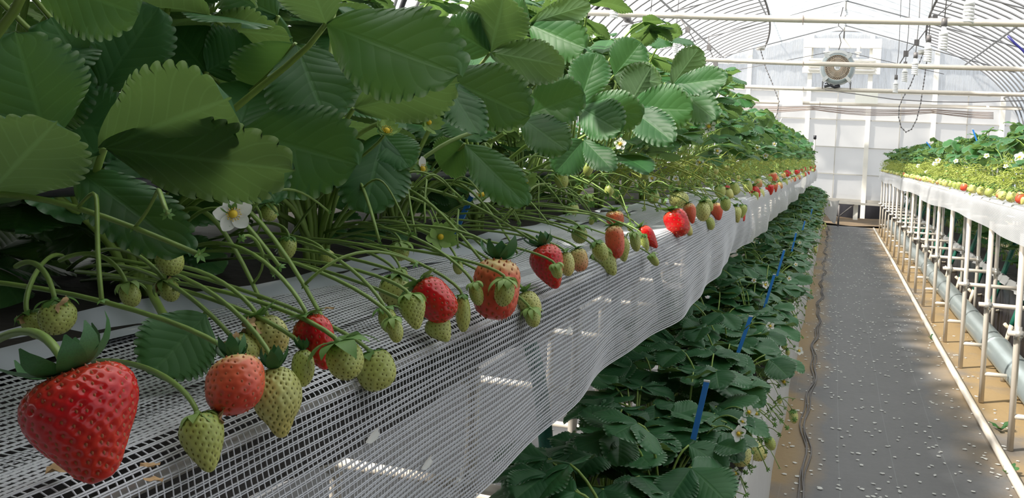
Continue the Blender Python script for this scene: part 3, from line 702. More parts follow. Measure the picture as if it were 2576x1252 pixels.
for key in ('leaf', 'leaf_low'):
    LH[key] = []
    for k in range(8):
        A = leaflet_arrays(100+k, True, rn(-.05, .55), rn(.05, .45)); LH[key].append(mesh('leaflet', A[0], A[1], MT[key], True, A[2], A[3]))
FLAT = []
for k in range(6):
    A = leaflet_arrays(300+k, True, rn(.05, .30), rn(-.05, .25)); FLAT.append(mesh('leaflet', A[0], A[1], MT['leaf'], True, A[2], A[3]))
def npm(m): return np.array(m)
def xf(V, m):
    m = npm(m); return V @ m[:3, :3].T+m[:3, 3]
def leaf_set(d, n, size, r):
    """matrices of three leaflets at the end of a stalk: d outward, n leaf normal"""
    d = Vector(d).normalized(); n = Vector(n); n = (n-d*n.dot(d)).normalized(); s = d.cross(n); out = []
    for ang, k in ((0, 1.), (68+r.uniform(-10, 10), .93), (-68+r.uniform(-10, 10), .93)):
        a = math.radians(ang); y = d*math.cos(a)+s*math.sin(a)-n*r.uniform(.0, .35)+Vector((r.uniform(-.1, .1), r.uniform(-.1, .1), r.uniform(-.1, .1)))
        nn_ = n+Vector((r.uniform(-.25, .25), r.uniform(-.25, .25), r.uniform(-.1, .1)))
        out.append(frame((0, 0, 0), y, nn_, size*k*r.uniform(.9, 1.08)))
    return out
def stalk_path(h, reach, az, r):
    c, s = math.cos(az), math.sin(az); e = (reach*c, reach*s, h)
    return bez((.008*c, .008*s, 0), (.10*reach*c, .10*reach*s, h*.55), (.55*reach*c+r.uniform(-.01, .01), .55*reach*s, h*.92), e, 9)
# whole leaves (stalk + three leaflets in one mesh) for plants too far off to show more
def whole_leaf(seed, mkey, low=True):
    r = random.Random(seed); V = []; Fc = []; UV = []; TP = []; MI = []
    P = stalk_path(.22, .12, 0, r); tv, tf = tube(P, np.linspace(.0024, .0016, len(P)), 5)
    V += list(tv); Fc += list(tf); UV += [(.5, .5)]*len(tv); TP += [0]*len(tv); MI += [1]*len(tf)
    nrm = Vector((r.uniform(-.2, .6), r.uniform(-.4, .4), 1)); d = Vector((1, 0, r.uniform(-.2, .25)))
    for m in leaf_set(d, nrm, .078, r):
        A = leaflet_arrays(r.randint(0, 999), False, r.uniform(-.05, .5), r.uniform(.05, .5)); k = len(V)
        V += list(xf(A[0], m)+P[-1]); Fc += [tuple(i+k for i in f) for f in A[1]]; UV += list(A[2]); TP += list(A[3]); MI += [0]*len(A[1])
    me = mesh('leaf', V, Fc, MT[mkey], True, UV, TP); me.materials.append(MT['petiole']); me.polygons.foreach_set('material_index', MI); return me
WL = {k: [whole_leaf(40+i, k) for i in range(10)] for k in ('leaf', 'leaf_low')}

def add_leaf(plant, mkey, r, h, reach, az, size, tilt=0.):
    P = stalk_path(h, reach, az, r); b = MB().tube(P, np.linspace(.0032, .0019, len(P)), 6)
    st = obj('leaf_stalk', b.mesh('leaf_stalk', MT['petiole']), plant)
    d = Vector((math.cos(az), math.sin(az), r.uniform(-.25, .3))); n = Vector((.5*math.cos(az)*r.uniform(-.3, 1.2)+tilt, .5*math.sin(az), 1))
    for m in leaf_set(d, n, size, r):
        m = Matrix.Translation(P[-1]) @ m; obj('leaflet', r.choice(LH[mkey]), st, m)
def add_whole(plant, mkey, r, h, reach, az, size):
    m = Matrix.Rotation(az, 4, 'Z') @ Matrix.Diagonal((reach/.12, size/.078, h/.22, 1))
    k = size/.078; m = Matrix.Rotation(az, 4, 'Z') @ Matrix.Diagonal((k*.5+.5*reach/.12, k, h/.22*.85+.15*k, 1))
    obj('leaf', r.choice(WL[mkey]), plant, m)

def foliage_mass(name, spots, mkey, label):
    """leaves nobody could count behind the benches, joined"""
    V = []; Fc = []; UV = []; TP = []; MI = []; n = 0
    src = []
    for me in WL[mkey][:5]:
        co_ = np.empty(len(me.vertices)*3); me.vertices.foreach_get('co', co_); uvs = np.zeros((len(me.vertices), 2))
        for l, u in zip(me.loops, me.uv_layers[0].data): uvs[l.vertex_index] = u.uv
        src.append((co_.reshape(-1, 3), [tuple(p.vertices) for p in me.polygons], uvs, [p.material_index for p in me.polygons]))
    for j, (x, y, z, r, nl, h0, h1) in enumerate(spots):
        for i in range(nl):
            s = src[r.randint(0, 4)]; k = r.uniform(1., 1.25); m = Matrix.Translation((x, y, z)) @ Matrix.Rotation(r.uniform(-3.14, 3.14), 4, 'Z') @ Matrix.Diagonal((r.uniform(.6, 1.3), k, r.uniform(h0, h1)/.22, 1))
            V.append(xf(s[0], m)); Fc += [tuple(q+n for q in f) for f in s[1]]; UV.append(s[2]); MI += s[3]; n += len(s[0])
    V = np.concatenate(V); me = mesh(name, V, Fc, MT[mkey], True, np.concatenate(UV), np.zeros(len(V))); me.materials.append(MT['petiole']); me.polygons.foreach_set('material_index', MI)
    obj(name, me, label=label, cat='foliage', kind='stuff')

# ------------------------------------------------------------------ fruit library
def crom(P, n):
    P = np.array(P, float); Q = np.vstack([2*P[0]-P[1], P, 2*P[-1]-P[-2]]); out = []
    for i in range(len(P)-1):
        for t in np.linspace(0, 1, n, endpoint=False):
            a, b_, c, d = Q[i:i+4]; out.append(.5*((2*b_)+(c-a)*t+(2*a-5*b_+4*c-d)*t*t+(3*b_-a-3*c+d)*t**3))
    out.append(P[-1]); return np.array(out)
SHAPES = {   # (radius, height) from the calyx hollow to the tip
 'hero': [(.0, -.02), (.22, .0), (.40, -.06), (.49, -.18), (.50, -.34), (.43, -.53), (.30, -.74), (.20, -.90), (.10, -.985), (0, -1.)],
 'cone': [(.0, -.01), (.20, .0), (.38, -.07), (.49, -.22), (.49, -.38), (.42, -.56), (.30, -.74), (.17, -.91), (.08, -.98), (0, -1.)],
 'neck': [(.0, .02), (.18, .0), (.34, -.08), (.47, -.24), (.50, -.42), (.43, -.60), (.28, -.76), (.18, -.90), (.09, -.98), (0, -1.)],
 'blunt': [(.0, -.02), (.22, .0), (.40, -.08), (.49, -.25), (.50, -.45), (.48, -.65), (.40, -.84), (.25, -.96), (.1, -.995), (0, -1.)],
 'oval': [(.0, .0), (.18, -.01), (.36, -.10), (.48, -.30), (.50, -.50), (.45, -.70), (.32, -.88), (.16, -.98), (.06, -.998), (0, -1.)]}
def fruit_meshes(shape, seed, nu, nr_, ns, asp=1.1, lump=.05, depth=.016):
    r = np.random.default_rng(seed); prof = crom(SHAPES[shape], nr_)
    prof[:, 0] = np.maximum(prof[:, 0], 0); prof[0, 0] = prof[-1, 0] = 0.
    L = np.concatenate([[0], np.cumsum(np.hypot(np.diff(prof[:, 0]), np.diff(prof[:, 1]*asp)))])
    ar = np.concatenate([[0], np.cumsum(np.diff(L)*(prof[1:, 0]+prof[:-1, 0])/2)]); ar /= ar[-1]
    ph = r.uniform(0, 6, 4); la = r.uniform(.5, 1, 4)*lump
    def deform(P):
        a = np.arctan2(P[:, 1], P[:, 0]); z = P[:, 2]
        k = 1+la[0]*np.cos(2*a+ph[0])+la[1]*np.cos(3*a+ph[1]+3*z)*.6+la[2]*np.sin(5*z+ph[2])*.4
        Q = P.copy(); Q[:, 0] *= k; Q[:, 1] *= k; Q[:, 0] += la[3]*1.2*z*z*np.cos(ph[3]); Q[:, 1] += la[3]*1.2*z*z*np.sin(ph[3]); return Q
    a = np.arange(nu)*2*np.pi/nu
    V = np.concatenate([np.stack([p[0]*np.cos(a), p[0]*np.sin(a), np.full(nu, p[1])], 1) for p in prof])
    # seeds on a spiral, equal area each
    k = np.arange(ns); at_ = .03+.95*(k+.5)/ns; rr_ = np.interp(at_, ar, prof[:, 0]); zz = np.interp(at_, ar, prof[:, 1]); th = k*2.399963+r.normal(0, .05, ns)
    SP = np.stack([rr_*np.cos(th), rr_*np.sin(th), zz], 1)
    sc = np.array([1, 1, asp]); gap = math.sqrt(2*math.pi*np.trapezoid(prof[:, 0], L)/ns) if hasattr(np, 'trapezoid') else math.sqrt(2*math.pi*np.trapz(prof[:, 0], L)/ns)
    nrm = V.copy(); nrm[:, 2] = 0; rad = np.linalg.norm(nrm, axis=1, keepdims=True)+1e-6
    dz = np.gradient(prof[:, 0], prof[:, 1]+1e-9*np.arange(len(prof)))
    N = np.concatenate([np.stack([np.cos(a), np.sin(a), np.full(nu, -np.clip(d_, -3, 3))], 1) for d_ in dz]); N /= np.linalg.norm(N, axis=1, keepdims=True)
    disp = np.zeros(len(V))
    for i in range(0, len(V), 4000):
        D = np.linalg.norm((V[i:i+4000, None]-SP[None])*sc, axis=2).min(1); disp[i:i+4000] = -np.exp(-(D/(.30*gap))**2)+.35*np.clip(D/gap, 0, .7)
    V = deform(V)+N*(disp*depth)[:, None]
    n_ = len(prof); Fc = [(i*nu+j, (i+1)*nu+j, (i+1)*nu+(j+1) % nu, i*nu+(j+1) % nu) for i in range(n_-1) for j in range(nu)]
    SPd = deform(SP); b = MB(); s = gap*.23
    for p, t in zip(SPd, th):
        o_ = np.array([math.cos(t), math.sin(t), 0]); tg = np.array([-math.sin(t), math.cos(t), 0]); up = np.array([0, 0, 1.])
        c = p-o_*depth*.85
        q = [c+up*s*1.15, c-up*s*1.15, c+tg*s*.68, c-tg*s*.68, c+o_*s*.75, c-o_*s*.5]
        b.add(q, [(0, 2, 4), (2, 1, 4), (1, 3, 4), (3, 0, 4)])
    return V, Fc, b
FR = {}
def fruit_lib(shape, seed, res, ns, m, sm, depth=.021):
    key = (shape, seed, res, m)
    if key not in FR:
        nu, nr_ = {'x': (150, 13), 'h': (84, 8), 'm': (44, 4), 'l': (16, 2)}[res]
        V, Fc, sb = fruit_meshes(shape, seed, nu, nr_, ns, depth=depth if res != 'l' else .004)
        FR[key] = (mesh('flesh', V, Fc, MT[m]), sb.mesh('seeds', MT[sm]))
    return FR[key]
def calyx_mesh(n, L, Wd, a0, a1, m, seed, ring2=True):
    r = random.Random(seed); b = MB()
    for i in range(n):
        phi = 2*math.pi*i/n+r.uniform(-.15, .15); l = L*r.uniform(.8, 1.2); e0 = math.radians(a0+r.uniform(-14, 14)); e1 = math.radians(a1+r.uniform(-22, 22))
        p = np.array([.06, .015]); pts = [p.copy()]; K = 7
        for t in range(K):
            e = e0+(e1-e0)*t/(K-1); p = p+l/K*np.array([math.cos(e), math.sin(e)]); pts.append(p.copy())
        V = []; wd = Wd*r.uniform(.8, 1.15)
        for t, q in enumerate(pts):
            u = t/K; w_ = wd*(math.sin(math.pi*(.16+.84*u))**.8)*(1 if u < .8 else .85) if u < .99 else .01
            for s in (-1, 0, 1):
                rad, z = q[0], q[1]+(.0 if s == 0 else .10*w_); tx = s*w_
                V.append((rad*math.cos(phi)-tx*math.sin(phi), rad*math.sin(phi)+tx*math.cos(phi), z))
        b.add(V, [(3*t+k, 3*t+k+1, 3*t+k+4, 3*t+k+3) for t in range(K) for k in (0, 1)])
    b.tube([(0, 0, -.04), (0, 0, .05), (0, 0, .12)], [.13, .11, .05], 8)
    return b.mesh('calyx', m)
CX = {'hero': [calyx_mesh(9, .72, .15, 5, 70, MT['calyx_dark'], 31)], 'up': [calyx_mesh(9, .62, .15, 35, 95, MT['calyx_dark'], 1), calyx_mesh(8, .55, .15, 20, 75, MT['calyx_dark'], 2)],
      'flat': [calyx_mesh(9, .52, .13, 20, -15, MT['calyx'], 3), calyx_mesh(10, .55, .12, 30, -5, MT['calyx'], 4)],
      'hug': [calyx_mesh(9, .66, .15, 5, -78, MT['calyx'], 5), calyx_mesh(8, .72, .17, 0, -72, MT['calyx_pale'], 6), calyx_mesh(10, .62, .13, 5, -70, MT['calyx'], 7)],
      'bud': [calyx_mesh(9, .95, .20, 10, -85, MT['calyx_pale'], 8), calyx_mesh(8, .9, .22, 20, -60, MT['calyx'], 9)]}
WITH = []
for k in range(3):
    r = random.Random(k+50); V, Fc = grid_sheet(list(np.linspace(-1, 1, 5)), list(np.linspace(-1, 1, 5)), lambda x, y: (x*.16*(1-.2*y*y)+.03*r.uniform(-1, 1), y*.16*(1-.2*x*x)+.03*r.uniform(-1, 1), .06*r.uniform(-1, 1)))
    WITH.append(mesh('withered_petal', V, Fc, MT['withered']))
def crown_near(y, r, bench=-1):
    return np.array([(-.55 if bench < 0 else .90)+r.uniform(-.03, .03), y+r.uniform(.02, .16), .972+r.uniform(0, .03)])
NAMES = {'ripe': 'ripe_strawberry', 'half': 'half_ripe_strawberry', 'blush': 'blushing_strawberry', 'green': 'unripe_strawberry', 'pale': 'unripe_strawberry'}
def fruit(cal, tip, w_, shape, m, cx, label, res='m', seed=0, stalk='auto', group=None, wither=0, ns=None, end=None, cxs=1., name=None, sr=.0012):
    r = random.Random(seed*7+1); cal = np.asarray(cal); tip = np.asarray(tip); ax = Vector(cal-tip); L = ax.length
    q = ax.to_track_quat('Z', 'Y').to_matrix().to_4x4() @ Matrix.Rotation(r.uniform(0, 6.28), 4, 'Z')
    o = empty(name or NAMES[m], (0, 0, 0), label, 'strawberry', group); mw = Matrix.Translation(cal) @ q; o.matrix_world = mw
    sm = 'seed_r' if m in ('ripe', 'half') else 'seed_g'
    ns = ns or {'x': 230, 'h': 150, 'm': 110, 'l': 40}[res]
    fl, sd_ = fruit_lib(shape, seed % 3 if res != 'x' else seed, res, ns, m, sm)
    fo = obj('flesh', fl, o, Matrix.Diagonal((w_, w_*.96, L, 1)))
    if res != 'l': obj('seeds', sd_, fo, kind='stuff')
    cs = w_*cxs; obj('calyx', r.choice(CX[cx]), o, Matrix.Translation((0, 0, .0)) @ Matrix.Diagonal((cs, cs, cs, 1)))
    for k in range(wither): obj('withered_petal', WITH[k % 3], o, Matrix.Translation((w_*.42*math.cos(k*2+1), w_*.42*math.sin(k*2+1), -L*.12)) @ rm('X', 70) @ Matrix.Diagonal((w_*1.6,)*3+(1,)))
    if stalk:
        e = np.asarray(end) if end is not None else crown_near(cal[1], r)
        up = np.array(ax.normalized())*max(.012, L*.5); d = e-cal; mid = cal+d*.45+np.array([0, 0, .012+.14*np.linalg.norm(d)*r.uniform(.1, 1)])
        P = bez(cal, cal+up, mid, e, 14); iv = mw.inverted()
        b = MB().tube(P, np.linspace(sr, sr*1.25, len(P)), 6); obj('fruit_stalk', b.mesh('fruit_stalk', MT['stalk']), o, iv)
    return o

# ------------------------------------------------------------------ flower library
def petal_mesh():
    V, Fc = grid_sheet(list(np.linspace(-1, 1, 7)), list(np.linspace(0, 1, 8)), lambda u, v: (u*.40*math.sin(math.pi*min(.97, .06+v*.90))**.55, .10+.88*v-.05*u*u*v, .16*v*v+.06*u*u-.10*v**4))
    return mesh('petal', V, Fc, MT['petal'])
PET = petal_mesh()
V, Fc = lathe([(0, .26), (.10, .245), (.19, .17), (.22, .06), (.20, 0), (0, 0)], 14); FCEN = mesh('flower_center', V, Fc, MT['yellow'])
b = MB()
for k in range(16):
    a = k*2*math.pi/16; l = .34 if k % 2 else .28
    b.tube([(.2*math.cos(a), .2*math.sin(a), .04), ((.1+l*.7)*math.cos(a), (.1+l*.7)*math.sin(a), .16)], .012, 4)
    b.box(((.1+l*.75)*math.cos(a), (.1+l*.75)*math.sin(a), .18), (.05, .05, .035))
STAM = b.mesh('stamens', MT['yellow'])
FCAL = calyx_mesh(10, .72, .15, 0, 15, MT['calyx'], 21)
FCALU = calyx_mesh(11, 1.05, .25, 10, 60, MT['calyx_pale'], 22)
def flower(p, axis, rad, label, petals=(0, 1, 2, 3, 4), end=None, group=None, seed=0, stalk=True, name='strawberry_flower', cal=None, sr=.0014):
    r = random.Random(seed+900); q = Vector(axis).to_track_quat('Z', 'Y').to_matrix().to_4x4() @ Matrix.Rotation(r.uniform(0, 6.28), 4, 'Z')
    o = empty(name, (0, 0, 0), label, 'flower', group); mw = Matrix.Translation(p) @ q; o.matrix_world = mw
    sc = Matrix.Diagonal((rad,)*3+(1,))
    for k in petals: obj('petal', PET, o, Matrix.Rotation(k*2*math.pi/5+r.uniform(-.1, .1), 4, 'Z') @ rm('X', r.uniform(-8, 12)) @ sc)
    obj('flower_center', FCEN, o, sc if petals else Matrix.Diagonal((rad*.75, rad*.75, rad*.9, 1)))
    if petals: obj('stamens', STAM, o, sc)
    obj('calyx', cal or FCAL, o, Matrix.Translation((0, 0, -.03*rad)) @ sc)
    if stalk:
        e = np.asarray(end) if end is not None else crown_near(p[1], r)
        n = np.array(Vector(axis).normalized()); d = e-np.asarray(p)
        P = bez(p, np.asarray(p)-n*.03, np.asarray(p)+d*.5+np.array([0, 0, .03]), e, 12); b = MB().tube(P, sr, 6)
        obj('flower_stalk', b.mesh('flower_stalk', MT['stalk']), o, mw.inverted())
    return o
# ------------------------------------------------------------------ strawberry plants, upper netted bench
def truss_mesh(r, dx, n, dense, y_sp=.12, zlo=.0, zhi=.13, reach=(.12, .25), sst=1.):
    """flower trusses of one plant (plant-local), with small bracts and calyces; returns builder pair and tip points"""
    b = MB(); bc = MB(); tips = []; NP = 9 if sst == 1 else 17
    def star(p, s):
        s *= sst
        ax = Vector((r.uniform(-1, 1), r.uniform(-1, 1), r.uniform(-.9, .3))).normalized(); q = ax.to_track_quat('Z', 'Y').to_matrix()
        for k in range(6):
            a = k*math.pi/3+r.uniform(-.2, .2); c, s_ = math.cos(a), math.sin(a); pts = []
            for (rr_, w_, z) in ((.1, .12, 0), (.6, .26, .18), (1.1, .0, .45)):
                for sg in ((-1, 1) if w_ else (0,)): pts.append(Vector((rr_*c-sg*w_*s_, rr_*s_+sg*w_*c, z)))
            V = [np.array(p)+np.array(q @ v)*s for v in pts]; bc.add(V, [(0, 1, 3, 2), (2, 3, 4)])
    for i in range(n):
        L = r.uniform(*reach); e = np.array([dx*L, r.uniform(-y_sp, y_sp), r.uniform(zlo, zhi)]); s = np.array([dx*.01, 0, .03])
        mid = np.array([dx*L*.55, e[1]*.5, max(e[2], .06)+r.uniform(.02, .07)])
        P = bez(s, (s+mid)/2+np.array([0, 0, .05]), mid, e, NP); b.tube(P, np.linspace(.0024, .0014, NP), 5)
        nb = r.randint(2, 4) if dense else r.randint(1, 3)
        for k in range(nb):
            j = r.randint(4, 7); q = P[j*(NP-1)//8]; f_ = q+np.array([dx*r.uniform(.02, .07), r.uniform(-.07, .07), r.uniform(-.05, .05)]); f_[2] = max(f_[2], .012)
            b.tube(bez(q, q+np.array([dx*.02, 0, .02]), (q+f_)/2+np.array([0, 0, .025]), f_, 6 if sst == 1 else 12), .0011, 4); tips.append(f_); star(f_, r.uniform(.005, .008))
            if r.random() < .5: star(q, .006)
        tips.append(e); star(e, r.uniform(.006, .009))
    return b, bc, tips
UP_LABEL = 'leafy strawberry plant in the netted upper bed'
UPG = 'plants of the netted upper bed'
up_plants = []; up_tips = []
def up_plant(x, y, k):
    r = random.Random(int(1000*y)+k*7919); o = empty('strawberry_plant', (x, y, .958), UP_LABEL, 'plant', UPG)
    near = y < 3.3; nl = 10 if near else 9
    if y < 1.35: nl = 13
    if k == 1: nl = 12 if y < 2 else 8 if near else 5
    for i in range(nl):
        az = r.uniform(-math.pi, math.pi) if k == 0 else r.uniform(-1.2, 1.2)
        h = r.uniform(.17, .33); reach = r.uniform(.04, .17)
        if k == 0 and math.cos(az) > .2: reach = min(reach, .15); h = r.uniform(.18, .31)
        if y > 1.5: h += .14
        if y >= 1.35 and k == 0 and i < 4: az = r.uniform(-1., 1.); h = r.uniform(.13, .30); reach = r.uniform(.10, .19)
        if y < 1.35:
            if k == 0 and math.cos(az) > -.1: az = math.pi-az+r.uniform(-.5, .5)
            h = r.uniform(.16, .42) if k == 1 else r.uniform(.08, .32)
        if near: add_leaf(o, 'leaf', r, h, reach, az, r.uniform(.070, .098))
        else: add_whole(o, 'leaf', r, h, reach, az, r.uniform(.075, .10))
    if k == 0:
        b, bc, tips = truss_mesh(r, 1., 1 if y < .4 else 4 if y < 1.6 else 6, y > 1.2, zhi=.12 if y > 1.2 else .10, sst=1. if y > 1.1 else .5)
        t = obj('fruit_truss', b.mesh('fruit_truss', MT['stalk' if y < 1.4 else 'stalk_y']), o, kind='stuff'); obj('bracts', bc.mesh('bracts', MT['calyx' if y < 1.4 else 'calyx_pale']), t, kind='stuff')
        for q in tips: up_tips.append(np.array(q)+np.array([x, y, .958]))
    return o
for y in np.arange(.10, 12.95, .205): up_plants.append(up_plant(-.54+random.uniform(-.02, .02), float(y), 0))
def low_fill(x, y, k):
    r = random.Random(k+8000); o = empty('strawberry_plant', (x, y, .958), 'young low-leaved strawberry plant in the netted upper bed', 'plant', 'low-leaved plants of the netted upper bed')
    for i in range(11): add_leaf(o, 'leaf', r, r.uniform(.03, .17), r.uniform(.02, .10), r.uniform(-3.14, 3.14), r.uniform(.05, .08))
for k, y in enumerate(np.arange(.05, 1.9, .19)): low_fill(-.64, float(y), k)
for y in np.arange(.10, 6., .235): up_plant(-.80, float(y), 1)
for y in np.arange(.0, 2.6, .3): up_plant(-.95, float(y), 1)

for pl, lb in zip(up_plants, ('strawberry plant with big shaded leaves above the largest red strawberry', 'strawberry plant with grey-green leaf undersides above the lone green strawberry', 'strawberry plant behind the open white flower and the orange-red fruit',
        'strawberry plant with a drooping dark leaf above the knobbly green fruit', 'strawberry plant above the bent red strawberry', 'strawberry plant above the broad orange-red strawberry, sunlit upper leaves', 'strawberry plant above the plump red strawberry', 'strawberry plant above the speckled green fruit at the net edge', 'strawberry plant above the small red fruit cluster')):
    pl['label'] = lb; del pl['group']
# next bench over, added across the far-side aisle to block sun
bed('raised_bed', [(-1.75, .95), (-1.77, .86), (-1.85, .80), (-2.0, .78), (-2.15, .80), (-2.24, .86), (-2.26, .95)], ((-1.75, .952), (-2.26, .952)), -.6, 9., 'upper strawberry bed of the next bench, added to block sun behind the tall netted bench', MT['liner'], MT['mulch'])
bed('lower_bed', [(-1.62, 0), (-1.62, .2), (-1.62, .42), (-1.63, .425)], ((-1.63, .41), (-1.9, .41)), -.6, 9., 'low bed of the next bench, added to block sun behind the tall netted bench', MT['wliner'], MT['liner'])
sp_ = []
for k, y in enumerate(np.arange(-.4, 9., .25)): sp_ += [(-1.92, float(y), .958, random.Random(k+4000), 7, .14, .36), (-1.74, float(y), .415, random.Random(k+5000), 6, .12, .30)]
foliage_mass('added_neighbour_foliage', sp_, 'leaf_low', 'strawberry leaves of the next bench, added to block sun behind the tall netted bench')
for k in range(14):
    o = empty('bench_frame', (-1.27, -.3+.65*k, 0), 'pipe leg frame of the next bench, added to block sun behind the tall netted bench', 'frame', 'leg frames of the added next bench')
    for n, me in fr_l: obj(n, me, o)
# leaves read off the photograph: (base px, base depth, [(tip px, tip depth, width px, 't' top or 'u' underside, mesh)])
HERO = [
 ((262, 372), .50, [((604, 234), .44, 300, 'u', 0), ((752, 428), .43, 210, 'u', 1), ((210, 408), .55, 120, 't', 2)]),
 ((-40, 500), .42, [((150, 292), .40, 230, 'u', 3)]),
 ((190, 425), .52, [((456, 608), .45, 170, 't', 4)]),
 ((60, 300), .60, [((200, 160), .58, 220, 't', 2), ((330, 330), .62, 200, 't', 3)]),
 ((400, 330), .66, [((560, 470), .62, 190, 't', 0), ((330, 480), .62, 170, 't', 5)]),
 ((700, 40), .80, [((560, -30), .8, 150, 't', 4), ((640, 130), .82, 160, 't', 3)]),
 ((520, 180), .70, [((420, 60), .70, 170, 't', 5), ((640, 110), .72, 160, 't', 1)]),
 ((120, 360), .48, [((40, 80), .45, 250, 't', 5), ((-60, 330), .45, 200, 't', 1)]),
 ((250, 230), .62, [((130, 40), .60, 220, 't', 0), ((400, 20), .62, 170, 't', 2)]),
 ((80, -60), .40, [((350, 34), .42, 200, 't', 3)]),
 ((600, 330), .62, [((882, 400), .58, 250, 't', 4), ((690, 505), .56, 150, 't', 5), ((640, 190), .68, 210, 't', 0)]),
 ((745, 110), .66, [((820, 300), .62, 220, 't', 1), ((640, 260), .68, 200, 't', 2)]),
 ((500, 70), .75, [((748, 88), .70, 120, 'u', 3), ((330, 60), .72, 160, 't', 0)]),
 ((820, 60), .60, [((1155, 185), .54, 260, 't', 1), ((760, -90), .56, 160, 'u', 4)]),
 ((890, 272), .72, [((1160, 206), .66, 150, 'u', 5), ((860, 140), .74, 120, 'u', 2)]),
 ((1112, 190), .86, [((1326, 288), .80, 170, 't', 0), ((1206, 336), .78, 100, 't', 1)]),
 ((1234, 132), 1.02, [((1268, -10), 1.0, 160, 'u', 2), ((1432, 168), .96, 100, 'u', 3), ((1120, 60), 1.0, 130, 't', 4)]),
 ((1330, 60), 1.10, [((1472, 120), 1.05, 140, 't', 5), ((1492, 8), 1.04, 70, 'u', 0), ((1230, 0), 1.10, 110, 't', 1)]),
 ((1312, 296), 1.02, [((1464, 230), .98, 150, 't', 2), ((1422, 372), .94, 100, 't', 3)]),
 ((1456, 268), 1.16, [((1612, 285), 1.10, 110, 't', 4), ((1500, 130), 1.18, 110, 't', 5), ((1556, 326), 1.08, 115, 't', 0)]),
 ((1468, 352), 1.12, [((1542, 428), 1.06, 70, 't', 1), ((1400, 430), 1.08, 90, 't', 2)]),
 ((965, 335), .78, [((918, 528), .72, 160, 't', 3), ((1030, 420), .76, 110, 't', 5)]),
 ((1170, 362), .88, [((1318, 502), .80, 110, 't', 4), ((1100, 420), .90, 120, 't', 0)]),
 ((520, 790), .47, [((385, 935), .43, 190, 't', 2)]),
 ((560, 400), .72, [((470, 300), .72, 150, 't', 1), ((600, 520), .74, 130, 't', 5)]),
 ((1580, 270), 1.35, [((1740, 275), 1.28, 110, 't', 3), ((1640, 170), 1.36, 110, 'u', 4), ((1690, 350), 1.26, 95, 't', 2)]),
 ((1690, 215), 1.6, [((1830, 195), 1.52, 80, 't', 5), ((1760, 120), 1.6, 80, 'u', 0), ((1800, 300), 1.5, 90, 't', 1)]),
 ((1545, 190), 1.4, [((1610, 105), 1.38, 110, 't', 2), ((1670, 210), 1.34, 85, 'u', 3)]),
]
CAMV = Vector((0, 0, 0))
for i, (bp, bd, lv) in enumerate(HERO):
    B = at_depth(bp[0], bp[1], bd); pl = min(up_plants, key=lambda o: abs(o.location[1]-(B[1]+.04)))
    loc = np.array(pl.location); r = random.Random(i+60)
    c = loc+np.array([.0, r.uniform(-.02, .02), .0])-loc; e = B-loc
    P = bez(c, c+np.array([0, 0, max(.04, e[2]*.6)]), e+np.array([-.05, .02, -.05]), e, 10)
    st = obj('leaf_stalk', MB().tube(P, np.linspace(.0036, .0022, 10), 7).mesh('leaf_stalk', MT['petiole']), pl)
    for tp, td, wpx, face, k in lv:
        T = at_depth(tp[0], tp[1], td); ax = T-B; L = np.linalg.norm(ax); tocam = EYE-(B+T)/2; tocam /= np.linalg.norm(tocam)
        wm = wpx*(bd+td)/2/F
        hint = tocam*(1 if face == 't' else -1)+np.array([0, 0, .25 if face == 't' else .15])+np.array([r.uniform(-.2, .2), 0, r.uniform(-.2, .2)])
        m = frame(e, ax, hint, (wm/.86, L, (wm+L)/2)); obj('leaflet', FLAT[k], st, m)

# ------------------------------------------------------------------ fruit along the net, read off the photograph
def net_hit(px, py):
    p = on(px, py, 2, .957)
    if p[0] > -.30 or p[1] < 0: p = on(px, py, 0, -.275)
    return p
def hero_fruit(cal, tip, wpx, shape, m, cx, label, mode='n', X=-.34, **kw):
    if mode == 'n' and tip[1] < 1220:
        T = net_hit(*tip); d = depth_of(T); wm = wpx*d/F; s = 1-.42*wm/d; d *= s; lean = kw.pop('lean', .18)
    else:
        T = on(*tip, 0, X)
        if T[2] < .968 and T[0] < -.285 and X > -.5: T = on(*tip, 2, .970)
        d = depth_of(T); lean = kw.pop('lean', .0)
    T = at_depth(*tip, d); wm = wpx*d/F; C = at_depth(*cal, d+lean*wm)
    return fruit(C, T, wm, shape, m, cx, label, **kw)
hf = hero_fruit
hf((172, 940), (268, 1203), 252, 'hero', 'ripe', 'hero', 'largest glossy red strawberry with raised dark sepals, lying on the net', res='x', seed=11, lean=.1, cxs=.95, ns=300, sr=.0016, end=on(-60, 890, 0, -.42))
hf((497, 1042), (531, 1186), 104, 'cone', 'green', 'hug', 'pointed green strawberry lying alone on the net beside the largest red one', res='h', seed=1, wither=1, end=on(235, 908, 0, -.40), cxs=.8)
hf((692, 928), (706, 1100), 124, 'neck', 'pale', 'up', 'pale yellow-green strawberry with raised dark sepals hanging over the net edge', res='x', seed=12, lean=.05, cxs=.8)
hf((590, 905), (600, 1036), 138, 'blunt', 'half', 'up', 'orange-red strawberry half hidden behind the pale pointed one', res='h', seed=2, lean=.5, cxs=.8)
hf((587, 852), (636, 912), 74, 'blunt', 'green', 'hug', 'small green strawberry with withered tan petals above the orange-red one', mode='h', X=-.345, res='h', seed=3, wither=3)
hf((652, 800), (693, 898), 100, 'oval', 'pale', 'flat', 'pale green oval strawberry under withered petals, behind the small green one', mode='h', X=-.36, res='h', seed=4, wither=2)
hf((775, 798), (818, 930), 98, 'cone', 'ripe', 'flat', 'red strawberry behind the large pale green calyx', res='h', seed=5, lean=.3)
hf((762, 880), (764, 972), 58, 'oval', 'green', 'up', 'slim green strawberry beside the red one with dark sepals', res='m', seed=6)
hf((852, 862), (884, 952), 92, 'oval', 'green', 'bud', 'green strawberry under a large pale green drooping calyx', mode='h', X=-.315, res='h', seed=1, cxs=1.1)
